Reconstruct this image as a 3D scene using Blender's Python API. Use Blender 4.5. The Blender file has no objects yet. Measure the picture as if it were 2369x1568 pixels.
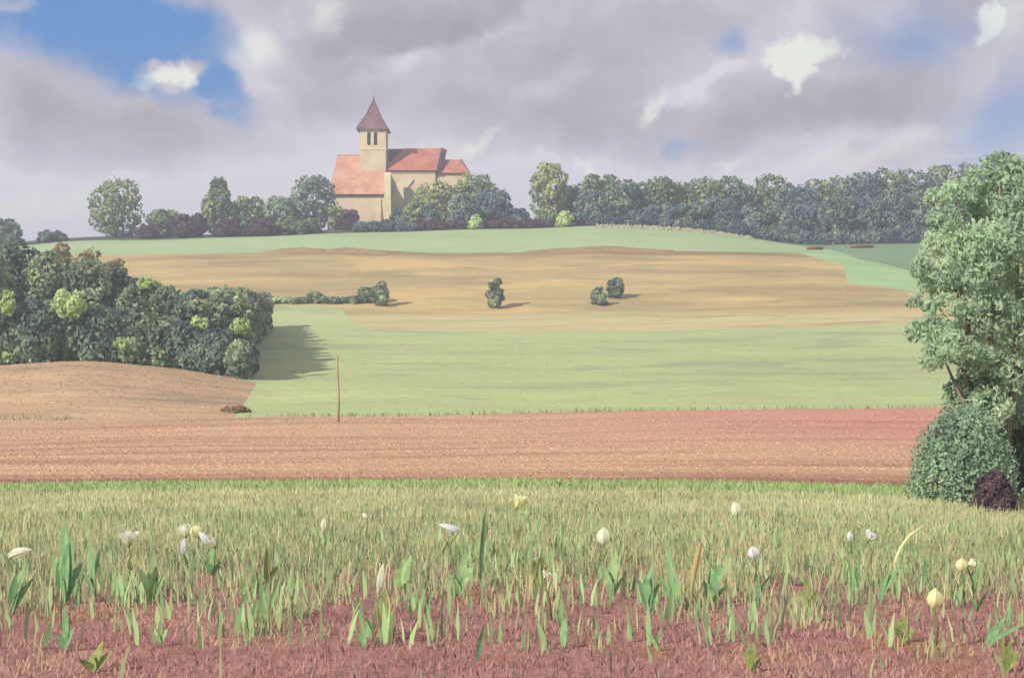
import bpy, bmesh, math, random
import numpy as np
from mathutils import Vector, Matrix

S = bpy.context.scene
C = S.collection
random.seed(7)
RNG = np.random.default_rng(7)

# ------------------------------------------------------------------ camera
F = 3254.0; CX = 1184.5; CY = 784.0          # picture measured on a 2369 px wide copy
cd = bpy.data.cameras.new('camera'); cam = bpy.data.objects.new('camera', cd); C.objects.link(cam)
cd.sensor_width = 36.0; cd.lens = F / 2369 * 36.0
cd.clip_start = 0.1; cd.clip_end = 20000
cam.location = (0, 0, 0); cam.rotation_euler = (math.radians(90), 0, 0)
S.camera = cam

# ------------------------------------------------------------------ light
SUN_EL = math.radians(30)
SUN_AZ = math.radians(-131)                   # measured from +Y (view) towards +X; the sun is to the left, a little behind us
sd = Vector((math.sin(SUN_AZ) * math.cos(SUN_EL), math.cos(SUN_AZ) * math.cos(SUN_EL), math.sin(SUN_EL)))
ld = bpy.data.lights.new('sun', 'SUN'); ld.energy = 4.7; ld.angle = math.radians(0.6); ld.color = (1.0, 0.93, 0.82)
sun = bpy.data.objects.new('sun', ld); C.objects.link(sun)
sun.rotation_euler = (-sd).to_track_quat('-Z', 'Y').to_euler()

S.view_settings.view_transform = 'Standard'
S.view_settings.look = 'None'
S.view_settings.exposure = 0.35
S.view_settings.gamma = 1.0

def lin(c):
    return tuple(((v / 255) / 12.92 if v / 255 <= 0.04045 else ((v / 255 + 0.055) / 1.055) ** 2.4) for v in c)

class NT:
    """small helper round a node tree"""
    def __init__(s, tree): s.t = tree; s.n = tree.nodes; s.l = tree.links
    def new(s, kind, **kw):
        n = s.n.new(kind)
        for k, v in kw.items(): setattr(n, k, v)
        return n
    def put(s, sock, v):
        if hasattr(v, 'is_output') or isinstance(v, bpy.types.NodeSocket): s.l.new(v, sock)
        else:
            if isinstance(v, tuple) and len(v) == 3 and sock.type == 'RGBA': v = v + (1,)
            sock.default_value = v
    def math(s, op, a, b=None, c=None, clamp=False):
        n = s.new('ShaderNodeMath', operation=op); n.use_clamp = clamp
        s.put(n.inputs[0], a)
        if b is not None: s.put(n.inputs[1], b)
        if c is not None: s.put(n.inputs[2], c)
        return n.outputs[0]
    def mix(s, f, a, b, mode='MIX'):
        n = s.new('ShaderNodeMix', data_type='RGBA', blend_type=mode)
        s.put(n.inputs[0], f); s.put(n.inputs[6], a); s.put(n.inputs[7], b)
        return n.outputs[2]
    def noise(s, vec, scale, detail=4, rough=0.55, dist=0.0):
        n = s.new('ShaderNodeTexNoise'); s.put(n.inputs['Vector'], vec)
        n.inputs['Scale'].default_value = scale; n.inputs['Detail'].default_value = detail
        n.inputs['Roughness'].default_value = rough; n.inputs['Distortion'].default_value = dist
        return n.outputs[0]
    def mapping(s, vec, scale=(1, 1, 1), loc=(0, 0, 0), rot=(0, 0, 0)):
        n = s.new('ShaderNodeMapping'); s.put(n.inputs[0], vec)
        n.inputs['Location'].default_value = loc; n.inputs['Rotation'].default_value = rot; n.inputs['Scale'].default_value = scale
        return n.outputs[0]
    def step(s, v, a, b, lo=0.0, hi=1.0):
        n = s.new('ShaderNodeMapRange', interpolation_type='SMOOTHSTEP')
        s.put(n.inputs[0], v); n.inputs[1].default_value = a; n.inputs[2].default_value = b
        n.inputs[3].default_value = lo; n.inputs[4].default_value = hi
        return n.outputs[0]

# ------------------------------------------------------------------ world: clouded sky with blue openings
w = bpy.data.worlds.new('World'); S.world = w; w.use_nodes = True
N = NT(w.node_tree); N.n.clear()
out = N.new('ShaderNodeOutputWorld')
sky = N.new('ShaderNodeTexSky'); sky.sky_type = 'NISHITA'; sky.sun_disc = False
sky.sun_elevation = SUN_EL; sky.sun_rotation = SUN_AZ
sky.air_density = 1.0; sky.dust_density = 0.6; sky.ozone_density = 2.0
tc = N.new('ShaderNodeTexCoord'); D0 = tc.outputs['Generated']
# warp the direction a little so the cloud edges are ragged
wn = N.new('ShaderNodeTexNoise'); wn.inputs['Scale'].default_value = 9; wn.inputs['Detail'].default_value = 6; wn.inputs['Roughness'].default_value = .6
N.l.new(D0, wn.inputs['Vector'])
wv = N.new('ShaderNodeVectorMath', operation='SUBTRACT'); N.l.new(wn.outputs['Color'], wv.inputs[0]); wv.inputs[1].default_value = (.5, .5, .5)
ws = N.new('ShaderNodeVectorMath', operation='SCALE'); N.l.new(wv.outputs[0], ws.inputs[0]); ws.inputs['Scale'].default_value = 0.11
wa = N.new('ShaderNodeVectorMath', operation='ADD'); N.l.new(D0, wa.inputs[0]); N.l.new(ws.outputs[0], wa.inputs[1])
DV = wa.outputs[0]

def blob(x, y, rx, ry, rot=0.0, lo=1.0, hi=0.0, src=None):
    """soft patch round the direction in which picture point (x, y) lies; 1 inside, 0 outside"""
    d = Vector(((x - CX) / F, 1, (CY - y) / F)).normalized()
    n = N.new('ShaderNodeMapping', vector_type='TEXTURE')
    N.l.new(src or DV, n.inputs[0])
    n.inputs['Location'].default_value = (d.x, d.y, d.z)
    n.inputs['Rotation'].default_value = (0, math.radians(rot), 0)
    n.inputs['Scale'].default_value = (rx / F, 0.5, ry / F)
    L = N.new('ShaderNodeVectorMath', operation='LENGTH'); N.l.new(n.outputs[0], L.inputs[0])
    return N.step(L.outputs['Value'], hi, lo, 1.0, 0.0)

ws2 = N.new('ShaderNodeVectorMath', operation='SCALE'); ws2.inputs['Scale'].default_value = 0.045
wn2 = N.new('ShaderNodeTexNoise'); wn2.inputs['Scale'].default_value = 26; wn2.inputs['Detail'].default_value = 6; wn2.inputs['Roughness'].default_value = .65; N.l.new(D0, wn2.inputs['Vector'])
wv2 = N.new('ShaderNodeVectorMath', operation='SUBTRACT'); N.l.new(wn2.outputs['Color'], wv2.inputs[0]); wv2.inputs[1].default_value = (.5, .5, .5)
N.l.new(wv2.outputs[0], ws2.inputs[0]); wa2 = N.new('ShaderNodeVectorMath', operation='ADD'); N.l.new(D0, wa2.inputs[0]); N.l.new(ws2.outputs[0], wa2.inputs[1])
DW = wa2.outputs[0]
def wb(*a): return blob(*a, src=DW)
def union(*b):
    r = b[0]
    for v in b[1:]: r = N.math('MAXIMUM', r, v)
    return r

# grey cloud sheet, tone bands climbing to the right
m1 = N.mapping(DV, scale=(1.0, 0.6, 2.0), rot=(0, math.radians(22), 0))
n1 = N.noise(m1, 5.5, 6, .52, .3)
n2 = N.noise(N.mapping(DV, scale=(1, .6, 1.5), loc=(3, 1, 2), rot=(0, math.radians(25), 0)), 16, 6, .6)
tone = N.math('ADD', N.math('MULTIPLY', n1, .66), N.math('MULTIPLY', n2, .34))
sz = N.new('ShaderNodeSeparateXYZ'); N.l.new(D0, sz.inputs[0])
hor = N.step(sz.outputs[2], 0.07, 0.16, .36, -0.02)          # paler towards the skyline
tone = N.math('ADD', tone, hor)
darks = union(blob(300, 330, 420, 120, -8), blob(1500, 90, 420, 130, -6), blob(830, 240, 190, 100, -20), blob(1080, 265, 170, 60, -10),
              blob(1800, 290, 360, 80, -10), blob(1000, 60, 260, 110, 0))
lights = union(blob(1650, 210, 200, 40, -24), blob(1130, 60, 160, 36, -30), blob(620, 130, 190, 150, 10), blob(60, 500, 420, 80, -10), blob(1300, 200, 240, 60, -25), blob(1980, 320, 260, 50, -12), blob(700, 420, 240, 60, 0),
               blob(960, 160, 120, 60, -30), blob(1330, 390, 230, 70, 0))
tone = N.math('ADD', tone, N.math('MULTIPLY', darks, -.12))
tone = N.math('ADD', tone, N.math('MULTIPLY', lights, .15))
K = 0.79
def k(c, s=K): return tuple(v * s for v in lin(c))
tone = N.math('ADD', N.math('MULTIPLY', N.math('SUBTRACT', tone, .5), 1.15), .51)
ramp = N.new('ShaderNodeValToRGB'); N.l.new(tone, ramp.inputs[0])
e = ramp.color_ramp.elements
e[0].position = .22; e[0].color = k((162, 156, 167)) + (1,)
e[1].position = .72; e[1].color = k((226, 222, 232)) + (1,)
for p, c in ((.36, (178, 172, 183)), (.49, (192, 187, 200)), (.60, (206, 202, 214))):
    q = e.new(p); q.color = k(c) + (1,)
cloud = ramp.outputs[0]
# white and cream heads
white = union(wb(345, 196, 58, 24, -10, 1.1, .6), wb(412, 182, 84, 26, 2, 1.1, .3), wb(1855, 130, 105, 34, -10, 1.1, .6), wb(1832, 165, 50, 44, 20, 1.1, .7),
              wb(2292, 42, 44, 34, -50, 1.1, .6), N.math('MULTIPLY', wb(2340, 30, 90, 60, -30, 1.1, .0), .5), N.math('MULTIPLY', wb(1510, 255, 74, 26, -52, 1.1, .0), .8),
              N.math('MULTIPLY', wb(1085, 346, 120, 24, -18, 1.1, .0), .9), N.math('MULTIPLY', wb(600, 110, 70, 54, -40, 1.1, .0), .75),
              N.math('MULTIPLY', wb(760, 35, 66, 44, -50, 1.1, 0), .6), N.math('MULTIPLY', wb(1345, 395, 90, 30, 40, 1.1, .0), .8), N.math('MULTIPLY', wb(1680, 375, 60, 16, -35, 1.1, 0), .6),
              N.math('MULTIPLY', wb(900, 380, 300, 34, -14, 1.1, 0), .45), N.math('MULTIPLY', wb(2000, 350, 260, 30, -12, 1.1, 0), .45), N.math('MULTIPLY', wb(120, 470, 260, 40, -6, 1.1, 0), .4))
cloud = N.mix(white, cloud, k((240, 243, 234)))
# blue openings
blue = union(blob(225, 75, 335, 145, 17, 1.15, .55), blob(450, 190, 200, 66, 24, 1.1, .45), N.math('MULTIPLY', blob(2140, 45, 200, 100, -8, 1.2, .0), .6), N.math('MULTIPLY', blob(2350, 280, 170, 150, -25, 1.2, .0), .65),
             N.math('MULTIPLY', blob(1680, 100, 50, 60, 0), .55), N.math('MULTIPLY', blob(1590, 335, 80, 26, -12), .5), N.math('MULTIPLY', blob(2230, 385, 120, 30, 0), .5))
veil = N.step(N.noise(N.mapping(DV, scale=(1, .6, 2.2), rot=(0, math.radians(-18), 0)), 14, 6, .6), .52, .85, 1.0, .4)
blue = N.math('MULTIPLY', blue, veil)
cut = union(blob(375, 190, 100, 40, -6, 1.1, .5), N.math('MULTIPLY', blob(30, 20, 60, 30, 0), .6), blob(2310, 95, 70, 70, 0, 1.1, .3))
blue = N.math('MULTIPLY', blue, N.math('SUBTRACT', 1.0, cut))
# in the openings: the clear sky, seen through thin air
b_sky = N.new('ShaderNodeBackground'); N.l.new(N.mix(.75, sky.outputs[0], tuple(v * 10 for v in k((62, 134, 208)))), b_sky.inputs[0]); b_sky.inputs[1].default_value = 0.1
b_cl = N.new('ShaderNodeBackground'); N.l.new(cloud, b_cl.inputs[0]); b_cl.inputs[1].default_value = 1.0
ms = N.new('ShaderNodeMixShader'); N.l.new(blue, ms.inputs[0]); N.l.new(b_cl.outputs[0], ms.inputs[1]); N.l.new(b_sky.outputs[0], ms.inputs[2])
N.l.new(ms.outputs[0], out.inputs[0])

# ------------------------------------------------------------------ object helpers
def tag(o, label=None, cat=None, group=None, kind=None):
    if label: o['label'] = label
    if cat: o['category'] = cat
    if group: o['group'] = group
    if kind: o['kind'] = kind
    return o

def empty(name, loc, label, cat, group=None):
    o = bpy.data.objects.new(name, None); o.empty_display_size = .3; C.objects.link(o); o.location = loc
    return tag(o, label, cat, group)

def mesh_np(name, V, Fq, mat, parent=None, smooth=False, face_attr=None, loc=None):
    """V (n,3), Fq (m,k) with k = 3 or 4"""
    me = bpy.data.meshes.new(name)
    V = np.asarray(V, dtype=np.float32); Fq = np.asarray(Fq, dtype=np.int32)
    kk = Fq.shape[1]
    me.vertices.add(len(V)); me.vertices.foreach_set('co', V.ravel())
    me.loops.add(Fq.size); me.loops.foreach_set('vertex_index', Fq.ravel())
    me.polygons.add(len(Fq)); me.polygons.foreach_set('loop_start', np.arange(0, Fq.size, kk, dtype=np.int32))
    me.polygons.foreach_set('loop_total', np.full(len(Fq), kk, dtype=np.int32))
    if smooth: me.polygons.foreach_set('use_smooth', np.ones(len(Fq), dtype=bool))
    me.update(calc_edges=True)
    if face_attr is not None:
        a = me.attributes.new('tint', 'FLOAT', 'FACE'); a.data.foreach_set('value', np.asarray(face_attr, dtype=np.float32))
    me.materials.append(mat)
    o = bpy.data.objects.new(name, me); C.objects.link(o)
    if parent: o.parent = parent
    if loc is not None: o.location = loc
    return o

class MB:
    """collects polygons, then links them as one mesh"""
    def __init__(s): s.v = []; s.f = []
    def poly(s, pts):
        b = len(s.v); s.v += [tuple(p) for p in pts]; s.f.append(tuple(range(b, b + len(pts))))
    def solid(s, bottom, top):
        n = len(bottom); b = len(s.v); s.v += [tuple(p) for p in bottom] + [tuple(p) for p in top]
        s.f.append(tuple(b + i for i in reversed(range(n)))); s.f.append(tuple(b + n + i for i in range(n)))
        for i in range(n):
            j = (i + 1) % n; s.f.append((b + i, b + j, b + n + j, b + n + i))
    def box(s, x0, x1, y0, y1, z0, z1):
        s.solid([(x0, y0, z0), (x1, y0, z0), (x1, y1, z0), (x0, y1, z0)], [(x0, y0, z1), (x1, y0, z1), (x1, y1, z1), (x0, y1, z1)])
    def tube(s, pts, rad, n=7):
        pts = [Vector(p) for p in pts]; rings = []
        for i, p in enumerate(pts):
            t = (pts[min(i + 1, len(pts) - 1)] - pts[max(i - 1, 0)]).normalized()
            a = t.cross(Vector((0.3, 1, 0.1))).normalized(); c = t.cross(a)
            b = len(s.v); r = rad[i]
            for q in range(n):
                an = 2 * math.pi * q / n; s.v.append(tuple(p + a * math.cos(an) * r + c * math.sin(an) * r))
            rings.append(b)
        for i in range(len(rings) - 1):
            for q in range(n):
                q2 = (q + 1) % n; s.f.append((rings[i] + q, rings[i] + q2, rings[i + 1] + q2, rings[i + 1] + q))
        s.f.append(tuple(rings[0] + q for q in reversed(range(n)))); s.f.append(tuple(rings[-1] + q for q in range(n)))
    def build(s, name, mat, parent=None, smooth=False, bevel=0):
        me = bpy.data.meshes.new(name); me.from_pydata(s.v, [], s.f); me.materials.append(mat)
        bm = bmesh.new(); bm.from_mesh(me)
        if smooth: bmesh.ops.remove_doubles(bm, verts=bm.verts[:], dist=1e-5)
        bmesh.ops.recalc_face_normals(bm, faces=bm.faces[:]); bm.to_mesh(me); bm.free()
        if smooth:
            for p in me.polygons: p.use_smooth = True
        o = bpy.data.objects.new(name, me); C.objects.link(o)
        if parent: o.parent = parent
        if bevel:
            b = o.modifiers.new('bevel', 'BEVEL'); b.width = bevel; b.segments = 2
        return o

# ------------------------------------------------------------------ materials
def new_mat(name):
    m = bpy.data.materials.new(name); m.use_nodes = True; n = NT(m.node_tree)
    b = m.node_tree.nodes['Principled BSDF']; b.inputs['Roughness'].default_value = .85; b.inputs['Specular IOR Level'].default_value = .2
    return m, n, b

def pos(n):
    return n.new('ShaderNodeNewGeometry').outputs['Position']

IL = 1.42                                     # daylight on open ground after exposure
def alb(c, s=1.0): return tuple(min(.9, v / IL * s) for v in lin(c))

def field_mat(name, base, dark, light, stretch=(.03, .22, .2), fine=(.25, 2.2, 1), extra=None, bump=.5, amt=1.0):
    m, n, b = new_mat(name); P = pos(n)
    a = n.noise(n.mapping(P, scale=stretch), 1.0, 5, .6, .4)
    f = n.noise(n.mapping(P, scale=fine), 1.0, 4, .65)
    g = n.noise(P, 1.6, 5, .7)
    col = n.mix(n.step(a, .48, .68, 0, amt), alb(base), alb(dark))
    col = n.mix(n.step(a, .33, .46, amt, 0), col, alb(light))
    col = n.mix(n.math('MULTIPLY', n.step(f, .5, .68), .55), col, alb(dark))
    col = n.mix(n.math('MULTIPLY', n.step(f, .30, .44, 1, 0), .55), col, alb(light))
    col = n.mix(n.math('MULTIPLY', n.step(g, .35, .7), .3), col, alb(dark))
    if extra: col = extra(n, P, col)
    n.put(b.inputs['Base Color'], col)
    bp = n.new('ShaderNodeBump'); bp.inputs['Strength'].default_value = bump; bp.inputs['Distance'].default_value = .25
    n.l.new(n.math('ADD', f, n.math('MULTIPLY', g, .6)), bp.inputs['Height']); n.l.new(bp.outputs[0], b.inputs['Normal'])
    return m

def leaf_mat(name, dark, mid, light, trans=.3, boost=1.8, up=.25, patch_=0.0, ps=.35):
    """leaf colour differs from leaf to leaf and from spray to spray"""
    m, n, b = new_mat(name)
    at = n.new('ShaderNodeAttribute'); at.attribute_name = 'tint'
    tv = at.outputs['Fac']
    if patch_: tv = n.math('ADD', tv, n.math('MULTIPLY', n.math('SUBTRACT', n.noise(pos(n), ps, 3, .6), .5), patch_), clamp=True)
    r = n.new('ShaderNodeValToRGB'); n.l.new(tv, r.inputs[0])
    e = r.color_ramp.elements; e[0].position = .1; e[0].color = alb(dark, boost) + (1,); e[1].position = .95; e[1].color = alb(light, boost) + (1,)
    q = e.new(.5); q.color = alb(mid, boost) + (1,)
    n.put(b.inputs['Base Color'], r.outputs[0]); b.inputs['Roughness'].default_value = .7
    t = n.new('ShaderNodeBsdfTranslucent'); n.l.new(r.outputs[0], t.inputs[0])
    if up:      # leaves lie in bundles: soften the facet normals towards the sky
        g = n.new('ShaderNodeNewGeometry'); v = n.new('ShaderNodeVectorMath', operation='SCALE'); n.l.new(g.outputs['Normal'], v.inputs[0]); v.inputs['Scale'].default_value = 1 - up
        a = n.new('ShaderNodeVectorMath', operation='ADD'); n.l.new(v.outputs[0], a.inputs[0]); a.inputs[1].default_value = (0, 0, up)
        q2 = n.new('ShaderNodeVectorMath', operation='NORMALIZE'); n.l.new(a.outputs[0], q2.inputs[0]); n.l.new(q2.outputs[0], b.inputs['Normal'])
    mx = n.new('ShaderNodeMixShader'); mx.inputs[0].default_value = trans
    n.l.new(b.outputs[0], mx.inputs[1]); n.l.new(t.outputs[0], mx.inputs[2])
    o = n.n['Material Output']; n.l.new(mx.outputs[0], o.inputs[0])
    return m

def bark_mat(name, c, d):
    m, n, b = new_mat(name); P = pos(n)
    a = n.noise(n.mapping(P, scale=(6, 6, 1)), 1.0, 5, .7)
    n.put(b.inputs['Base Color'], n.mix(n.step(a, .35, .65), alb(c), alb(d)))
    bp = n.new('ShaderNodeBump'); bp.inputs['Strength'].default_value = .6; n.l.new(a, bp.inputs['Height']); n.l.new(bp.outputs[0], b.inputs['Normal'])
    return m

# ------------------------------------------------------------------ terrain: one height function, draped with fields
def U(x): return (np.asarray(x, dtype=float) - CX) / F
def I(x, pts):
    xs = [p[0] for p in pts]; ys = [p[1] for p in pts]
    return np.interp(x, xs, ys)
CREST = [(-3000, 640), (-300, 590), (0, 574), (100, 563), (200, 557), (400, 553), (600, 548), (800, 539), (1000, 534), (1200, 530), (1400, 521), (1500, 524),
         (1600, 530), (1700, 545), (1800, 560), (1860, 568), (2000, 566), (2200, 562), (2400, 558), (5000, 520)]
def smooth_I(x, pts, wdt=60):
    return sum(I(np.asarray(x) + d * wdt, pts) for d in (-1, -.5, 0, .5, 1)) / 5
ST = [  # (distance, row as a function of picture x, or height)
    (34, [(-3000, 1140), (0, 1128), (600, 1122), (1200, 1119), (1700, 1124), (2100, 1133), (2369, 1150), (5000, 1160)]),
    (85, [(-3000, 985), (0, 975), (540, 968), (1200, 961), (2369, 942), (5000, 930)]),
    (105, [(-3000, 880), (0, 846), (200, 836), (400, 858), (590, 888), (1200, 886), (2369, 872), (5000, 860)]),
    (130, [(-3000, 880), (0, 842), (400, 838), (590, 832), (1200, 832), (2369, 825), (5000, 820)]),
    (170, [(-3000, 800), (0, 775), (590, 770), (1200, 767), (1700, 758), (2369, 742), (5000, 730)]),
    (240, [(-3000, 660), (0, 606), (200, 596), (600, 588), (1200, 584), (1400, 578), (1800, 590), (2150, 608), (2369, 618), (5000, 620)]),
    (265, CREST),
]
YS = np.array([1.0, 4.0, 8.0] + [s[0] for s in ST] + [300, 345, 420, 700], dtype=float)
def z_stations(x):
    x = np.atleast_1d(np.asarray(x, dtype=float))
    Z = [np.full_like(x, -1.55), np.full_like(x, -1.66), np.full_like(x, -1.93)]
    for Yd, pts in ST: Z.append((CY - smooth_I(x, pts)) / F * Yd)
    c = (CY - smooth_I(x, CREST) + 6) / F * 300
    Z += [c, c + .4, c - 11, c * 0 - 14]
    return np.stack(Z, 0)
def zfun(x, Y):
    """height at picture column x (a bearing) and distance Y; monotone cubic along Y"""
    x, Y = np.broadcast_arrays(np.asarray(x, float), np.asarray(Y, float)); shp = x.shape
    x = x.ravel(); Y = Y.ravel(); Z = z_stations(x); h = np.diff(YS)[:, None]; d = np.diff(Z, axis=0) / h
    m = np.zeros_like(Z); m[0] = d[0]; m[-1] = d[-1]
    a = d[:-1]; b = d[1:]; ok = a * b > 0
    w1 = 2 * h[1:] + h[:-1]; w2 = h[1:] + 2 * h[:-1]
    with np.errstate(divide='ignore', invalid='ignore'): hm = (w1 + w2) / (w1 / a + w2 / b)
    m[1:-1] = np.where(ok, hm, 0)
    i = np.clip(np.searchsorted(YS, Y) - 1, 0, len(YS) - 2); j = np.arange(len(x)); H = np.diff(YS)[i]
    t = np.clip((Y - YS[i]) / H, 0, 1)
    z = (2*t**3 - 3*t**2 + 1) * Z[i, j] + (t**3 - 2*t**2 + t) * H * m[i, j] + (-2*t**3 + 3*t**2) * Z[i+1, j] + (t**3 - t**2) * H * m[i+1, j]
    X = (x - CX) / F * Y
    z = z + .10 * np.sin(X * .21 + Y * .13) * np.sin(Y * .17 - X * .05) * np.clip((Y - 30) / 30, 0, 1)
    return z.reshape(shp)
def ground_z(X, Y):
    X = np.asarray(X, float); Y = np.asarray(Y, float)
    return zfun(X / Y * F + CX, Y)
YG = np.concatenate([np.arange(4, 60, .1), np.arange(60, 330, .25)])
def dist_at(x, row):
    """distance at which the ground is first seen at picture point (x, row)"""
    rows = CY - F * zfun(np.full_like(YG, x), YG) / YG
    k_ = np.argmax(rows <= row)
    return float(YG[k_]) if rows[k_] <= row else 265.0
def at(x, row, dY=0.0):
    Y = dist_at(x, row) + dY
    return Vector(((x - CX) / F * Y, Y, float(zfun(x, Y))))
def on(x, Y):
    return Vector(((x - CX) / F * Y, Y, float(zfun(x, Y))))

XC = np.unique(np.concatenate([[540.0, 592.0, 1850.0], np.linspace(540, 592, 27), np.linspace(-2800, -150, 60), np.linspace(-150, 2520, 440), np.linspace(2520, 5200, 60)]))
def curve(pts): return np.array([dist_at(x, r) for x, r in zip(XC, I(XC, pts))])
def const(Y): return np.full(len(XC), float(Y))
def strip(Yb, Yt, nrow, xlo=-1e9, xhi=1e9):
    sel = (XC >= xlo) & (XC <= xhi); x = XC[sel]; a = Yb[sel]; b = np.maximum(Yt[sel], Yb[sel] + 1e-3)
    t = np.linspace(0, 1, nrow)[:, None]
    Y = a[None] + (b - a)[None] * t
    X = (x[None] - CX) / F * Y; Z = zfun(np.broadcast_to(x[None], Y.shape), Y)
    V = np.stack([X, Y, Z], -1).reshape(-1, 3); n = len(x)
    r, c = np.meshgrid(np.arange(nrow - 1), np.arange(n - 1), indexing='ij'); k0 = (r * n + c).ravel()
    Q = np.stack([k0, k0 + 1, k0 + n + 1, k0 + n], 1)
    keep = ((b - a)[c.ravel()] > .02) | ((b - a)[c.ravel() + 1] > .02)
    return V, Q[keep]
def patch(name, strips, mat, label=None):
    Vs = []; Qs = []; b = 0
    for st in strips: V, Q = strip(*st); Vs.append(V); Qs.append(Q + b); b += len(V)
    return tag(mesh_np(name, np.concatenate(Vs), np.concatenate(Qs), mat, smooth=True), label, None, None, 'structure')

# boundary lines of the fields, read off as rows
B1 = curve([(-3000, 1145), (0, 1128), (600, 1122), (1200, 1119), (1700, 1124), (2100, 1133), (2200, 1148), (2369, 1156), (5000, 1165)])
B2g = np.array([dist_at(x, r) for x, r in zip(XC, I(XC, [(-3000, 985), (0, 975), (540, 967), (640, 964), (1000, 962), (1300, 953), (2100, 944), (2369, 941), (5000, 930)]))])
TH = np.where(XC < 592, np.where(XC < 540, 108.0, np.interp(XC, [540, 592], [108, 105])), 0)   # back of the tan rise
LN = np.array([dist_at(x, r) for x, r in zip(XC, I(XC, [(540, 967), (566, 932), (592, 889.5)]))])    # its slanting right-hand edge
B2t = B2g
B3 = curve([(-3000, 760), (0, 730), (480, 722), (590, 715), (700, 706), (785, 712), (810, 738), (860, 765), (1200, 768), (1500, 766), (1800, 758), (2100, 752), (2369, 745), (5000, 735)])
B4a = [(-3000, 650), (0, 600), (140, 592), (600, 584), (640, 576), (700, 573), (760, 577), (800, 572), (860, 578), (1000, 586), (1200, 585), (1350, 572), (1500, 580), (1850, 585)]
B4 = curve(B4a + [(1900, 602), (1950, 612), (1962, 655), (2100, 672), (2369, 690), (5000, 700)])
B4u = curve(B4a + [(1900, 588), (1950, 593), (2050, 612), (2150, 638), (2369, 685), (5000, 690)])
B5 = const(265)

def plough_extra(n, P, col):
    s = n.new('ShaderNodeSeparateXYZ'); n.l.new(P, s.inputs[0])
    # redder soil towards the right, a freshly turned dark headland along the near edge
    wob = n.noise(n.mapping(P, scale=(.05, .3, .1), loc=(9, 2, 0)), 1, 4)
    red = n.step(n.math('ADD', s.outputs[0], n.math('MULTIPLY', n.math('SUBTRACT', wob, .5), 24)), -6, 22)
    far = n.step(n.math('ADD', s.outputs[1], n.math('MULTIPLY', n.math('SUBTRACT', wob, .5), 22)), 42, 60)
    redc = n.mix(n.step(n.noise(n.mapping(P, scale=(.08, .9, .2), loc=(4, 1, 0)), 1, 4, .6), .4, .62), alb((226, 164, 146)), alb((204, 138, 124)))
    col = n.mix(n.math('MULTIPLY', n.math('MULTIPLY', red, far), .85), col, redc)
    hd = n.math('ADD', s.outputs[1], n.math('MULTIPLY', n.math('SUBTRACT', n.noise(n.mapping(P, scale=(.12, .2, .1)), 1, 4), .5), 5))
    head = n.step(hd, 36.0, 38.2, 1, 0)
    return n.mix(n.math('MULTIPLY', head, .85), col, alb((160, 104, 96)))

def meadow_extra(n, P, col):
    s = n.new('ShaderNodeSeparateXYZ'); n.l.new(P, s.inputs[0])
    w_ = n.noise(n.mapping(P, scale=(1.2, .35, 1)), 1, 5, .65)
    near = n.step(n.math('ADD', s.outputs[1], n.math('MULTIPLY', n.math('SUBTRACT', w_, .5), 9)), 11, 16.5, 1, 0)
    soil = n.mix(n.step(n.noise(P, 1.7, 5, .7), .35, .65), alb((186, 140, 130)), alb((164, 118, 114)))
    soil = n.mix(n.math('MULTIPLY', n.step(n.noise(n.mapping(P, scale=(.9, .5, 1), loc=(5, 5, 5)), 1, 4), .56, .68), .7), soil, alb((178, 136, 90)))
    return n.mix(near, col, soil)

def gold_extra(n, P, col):
    s = n.new('ShaderNodeSeparateXYZ'); n.l.new(P, s.inputs[0])
    # lighter, greener stubble on the lower part of the slope; browner along the top
    w_ = n.noise(n.mapping(P, scale=(.03, .1, .1)), 1, 3)
    yy = n.math('ADD', s.outputs[1], n.math('MULTIPLY', n.math('SUBTRACT', w_, .5), 14))
    col = n.mix(n.step(yy, 182, 190, .9, 0), col, n.mix(n.step(n.noise(n.mapping(P, scale=(.04, .5, .2)), 1, 4), .4, .6), alb((222, 214, 158)), alb((208, 196, 146))))
    or_ = n.noise(n.mapping(P, scale=(.035, .09, .1), loc=(8, 3, 0)), 1, 5, .6, .5)
    col = n.mix(n.math('MULTIPLY', n.step(or_, .54, .62), .75), col, alb((232, 200, 134))); col = n.mix(n.math('MULTIPLY', n.step(or_, .34, .44, 1, 0), .7), col, alb((178, 154, 108)))
    top = n.step(yy, 234, 240)
    sx = n.math('MULTIPLY', n.step(s.outputs[0], -46, -36), n.step(s.outputs[0], 38, 60, 1, 0))
    return n.mix(n.math('MULTIPLY', n.math('MULTIPLY', top, sx), .8), col, alb((152, 124, 84)))

def green_extra(n, P, col):
    a = n.noise(n.mapping(P, scale=(.06, .07, .1), loc=(31, 7, 0)), 1, 5, .6, .6); c = n.noise(n.mapping(P, scale=(.05, .1, .1), loc=(3, 17, 0)), 1, 5, .65, .4)
    col = n.mix(n.math('MULTIPLY', n.step(a, .56, .66), .65), col, alb((170, 176, 140)))
    return n.mix(n.math('MULTIPLY', n.step(c, .6, .68), .6), col, alb((212, 196, 152)))
M = {}
M['meadow'] = field_mat('meadow_soil', (172, 176, 126), (150, 142, 108), (196, 200, 148), (.25, .2, 1), (1.5, .8, 1), meadow_extra)
M['plough'] = field_mat('ploughed_soil', (228, 190, 152), (194, 150, 122), (238, 206, 162), (.035, .35, .2), (.12, 1.7, 1), plough_extra, bump=.8)
M['tan'] = field_mat('stubble', (216, 180, 142), (172, 154, 124), (230, 194, 152), (.07, .4, .2), (.2, 1.6, 1), None, bump=.6)
M['green'] = field_mat('pasture_grass', (198, 216, 150), (176, 190, 140), (212, 222, 154), (.03, .09, .2), (.12, .7, 1), green_extra, bump=.6)
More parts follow.
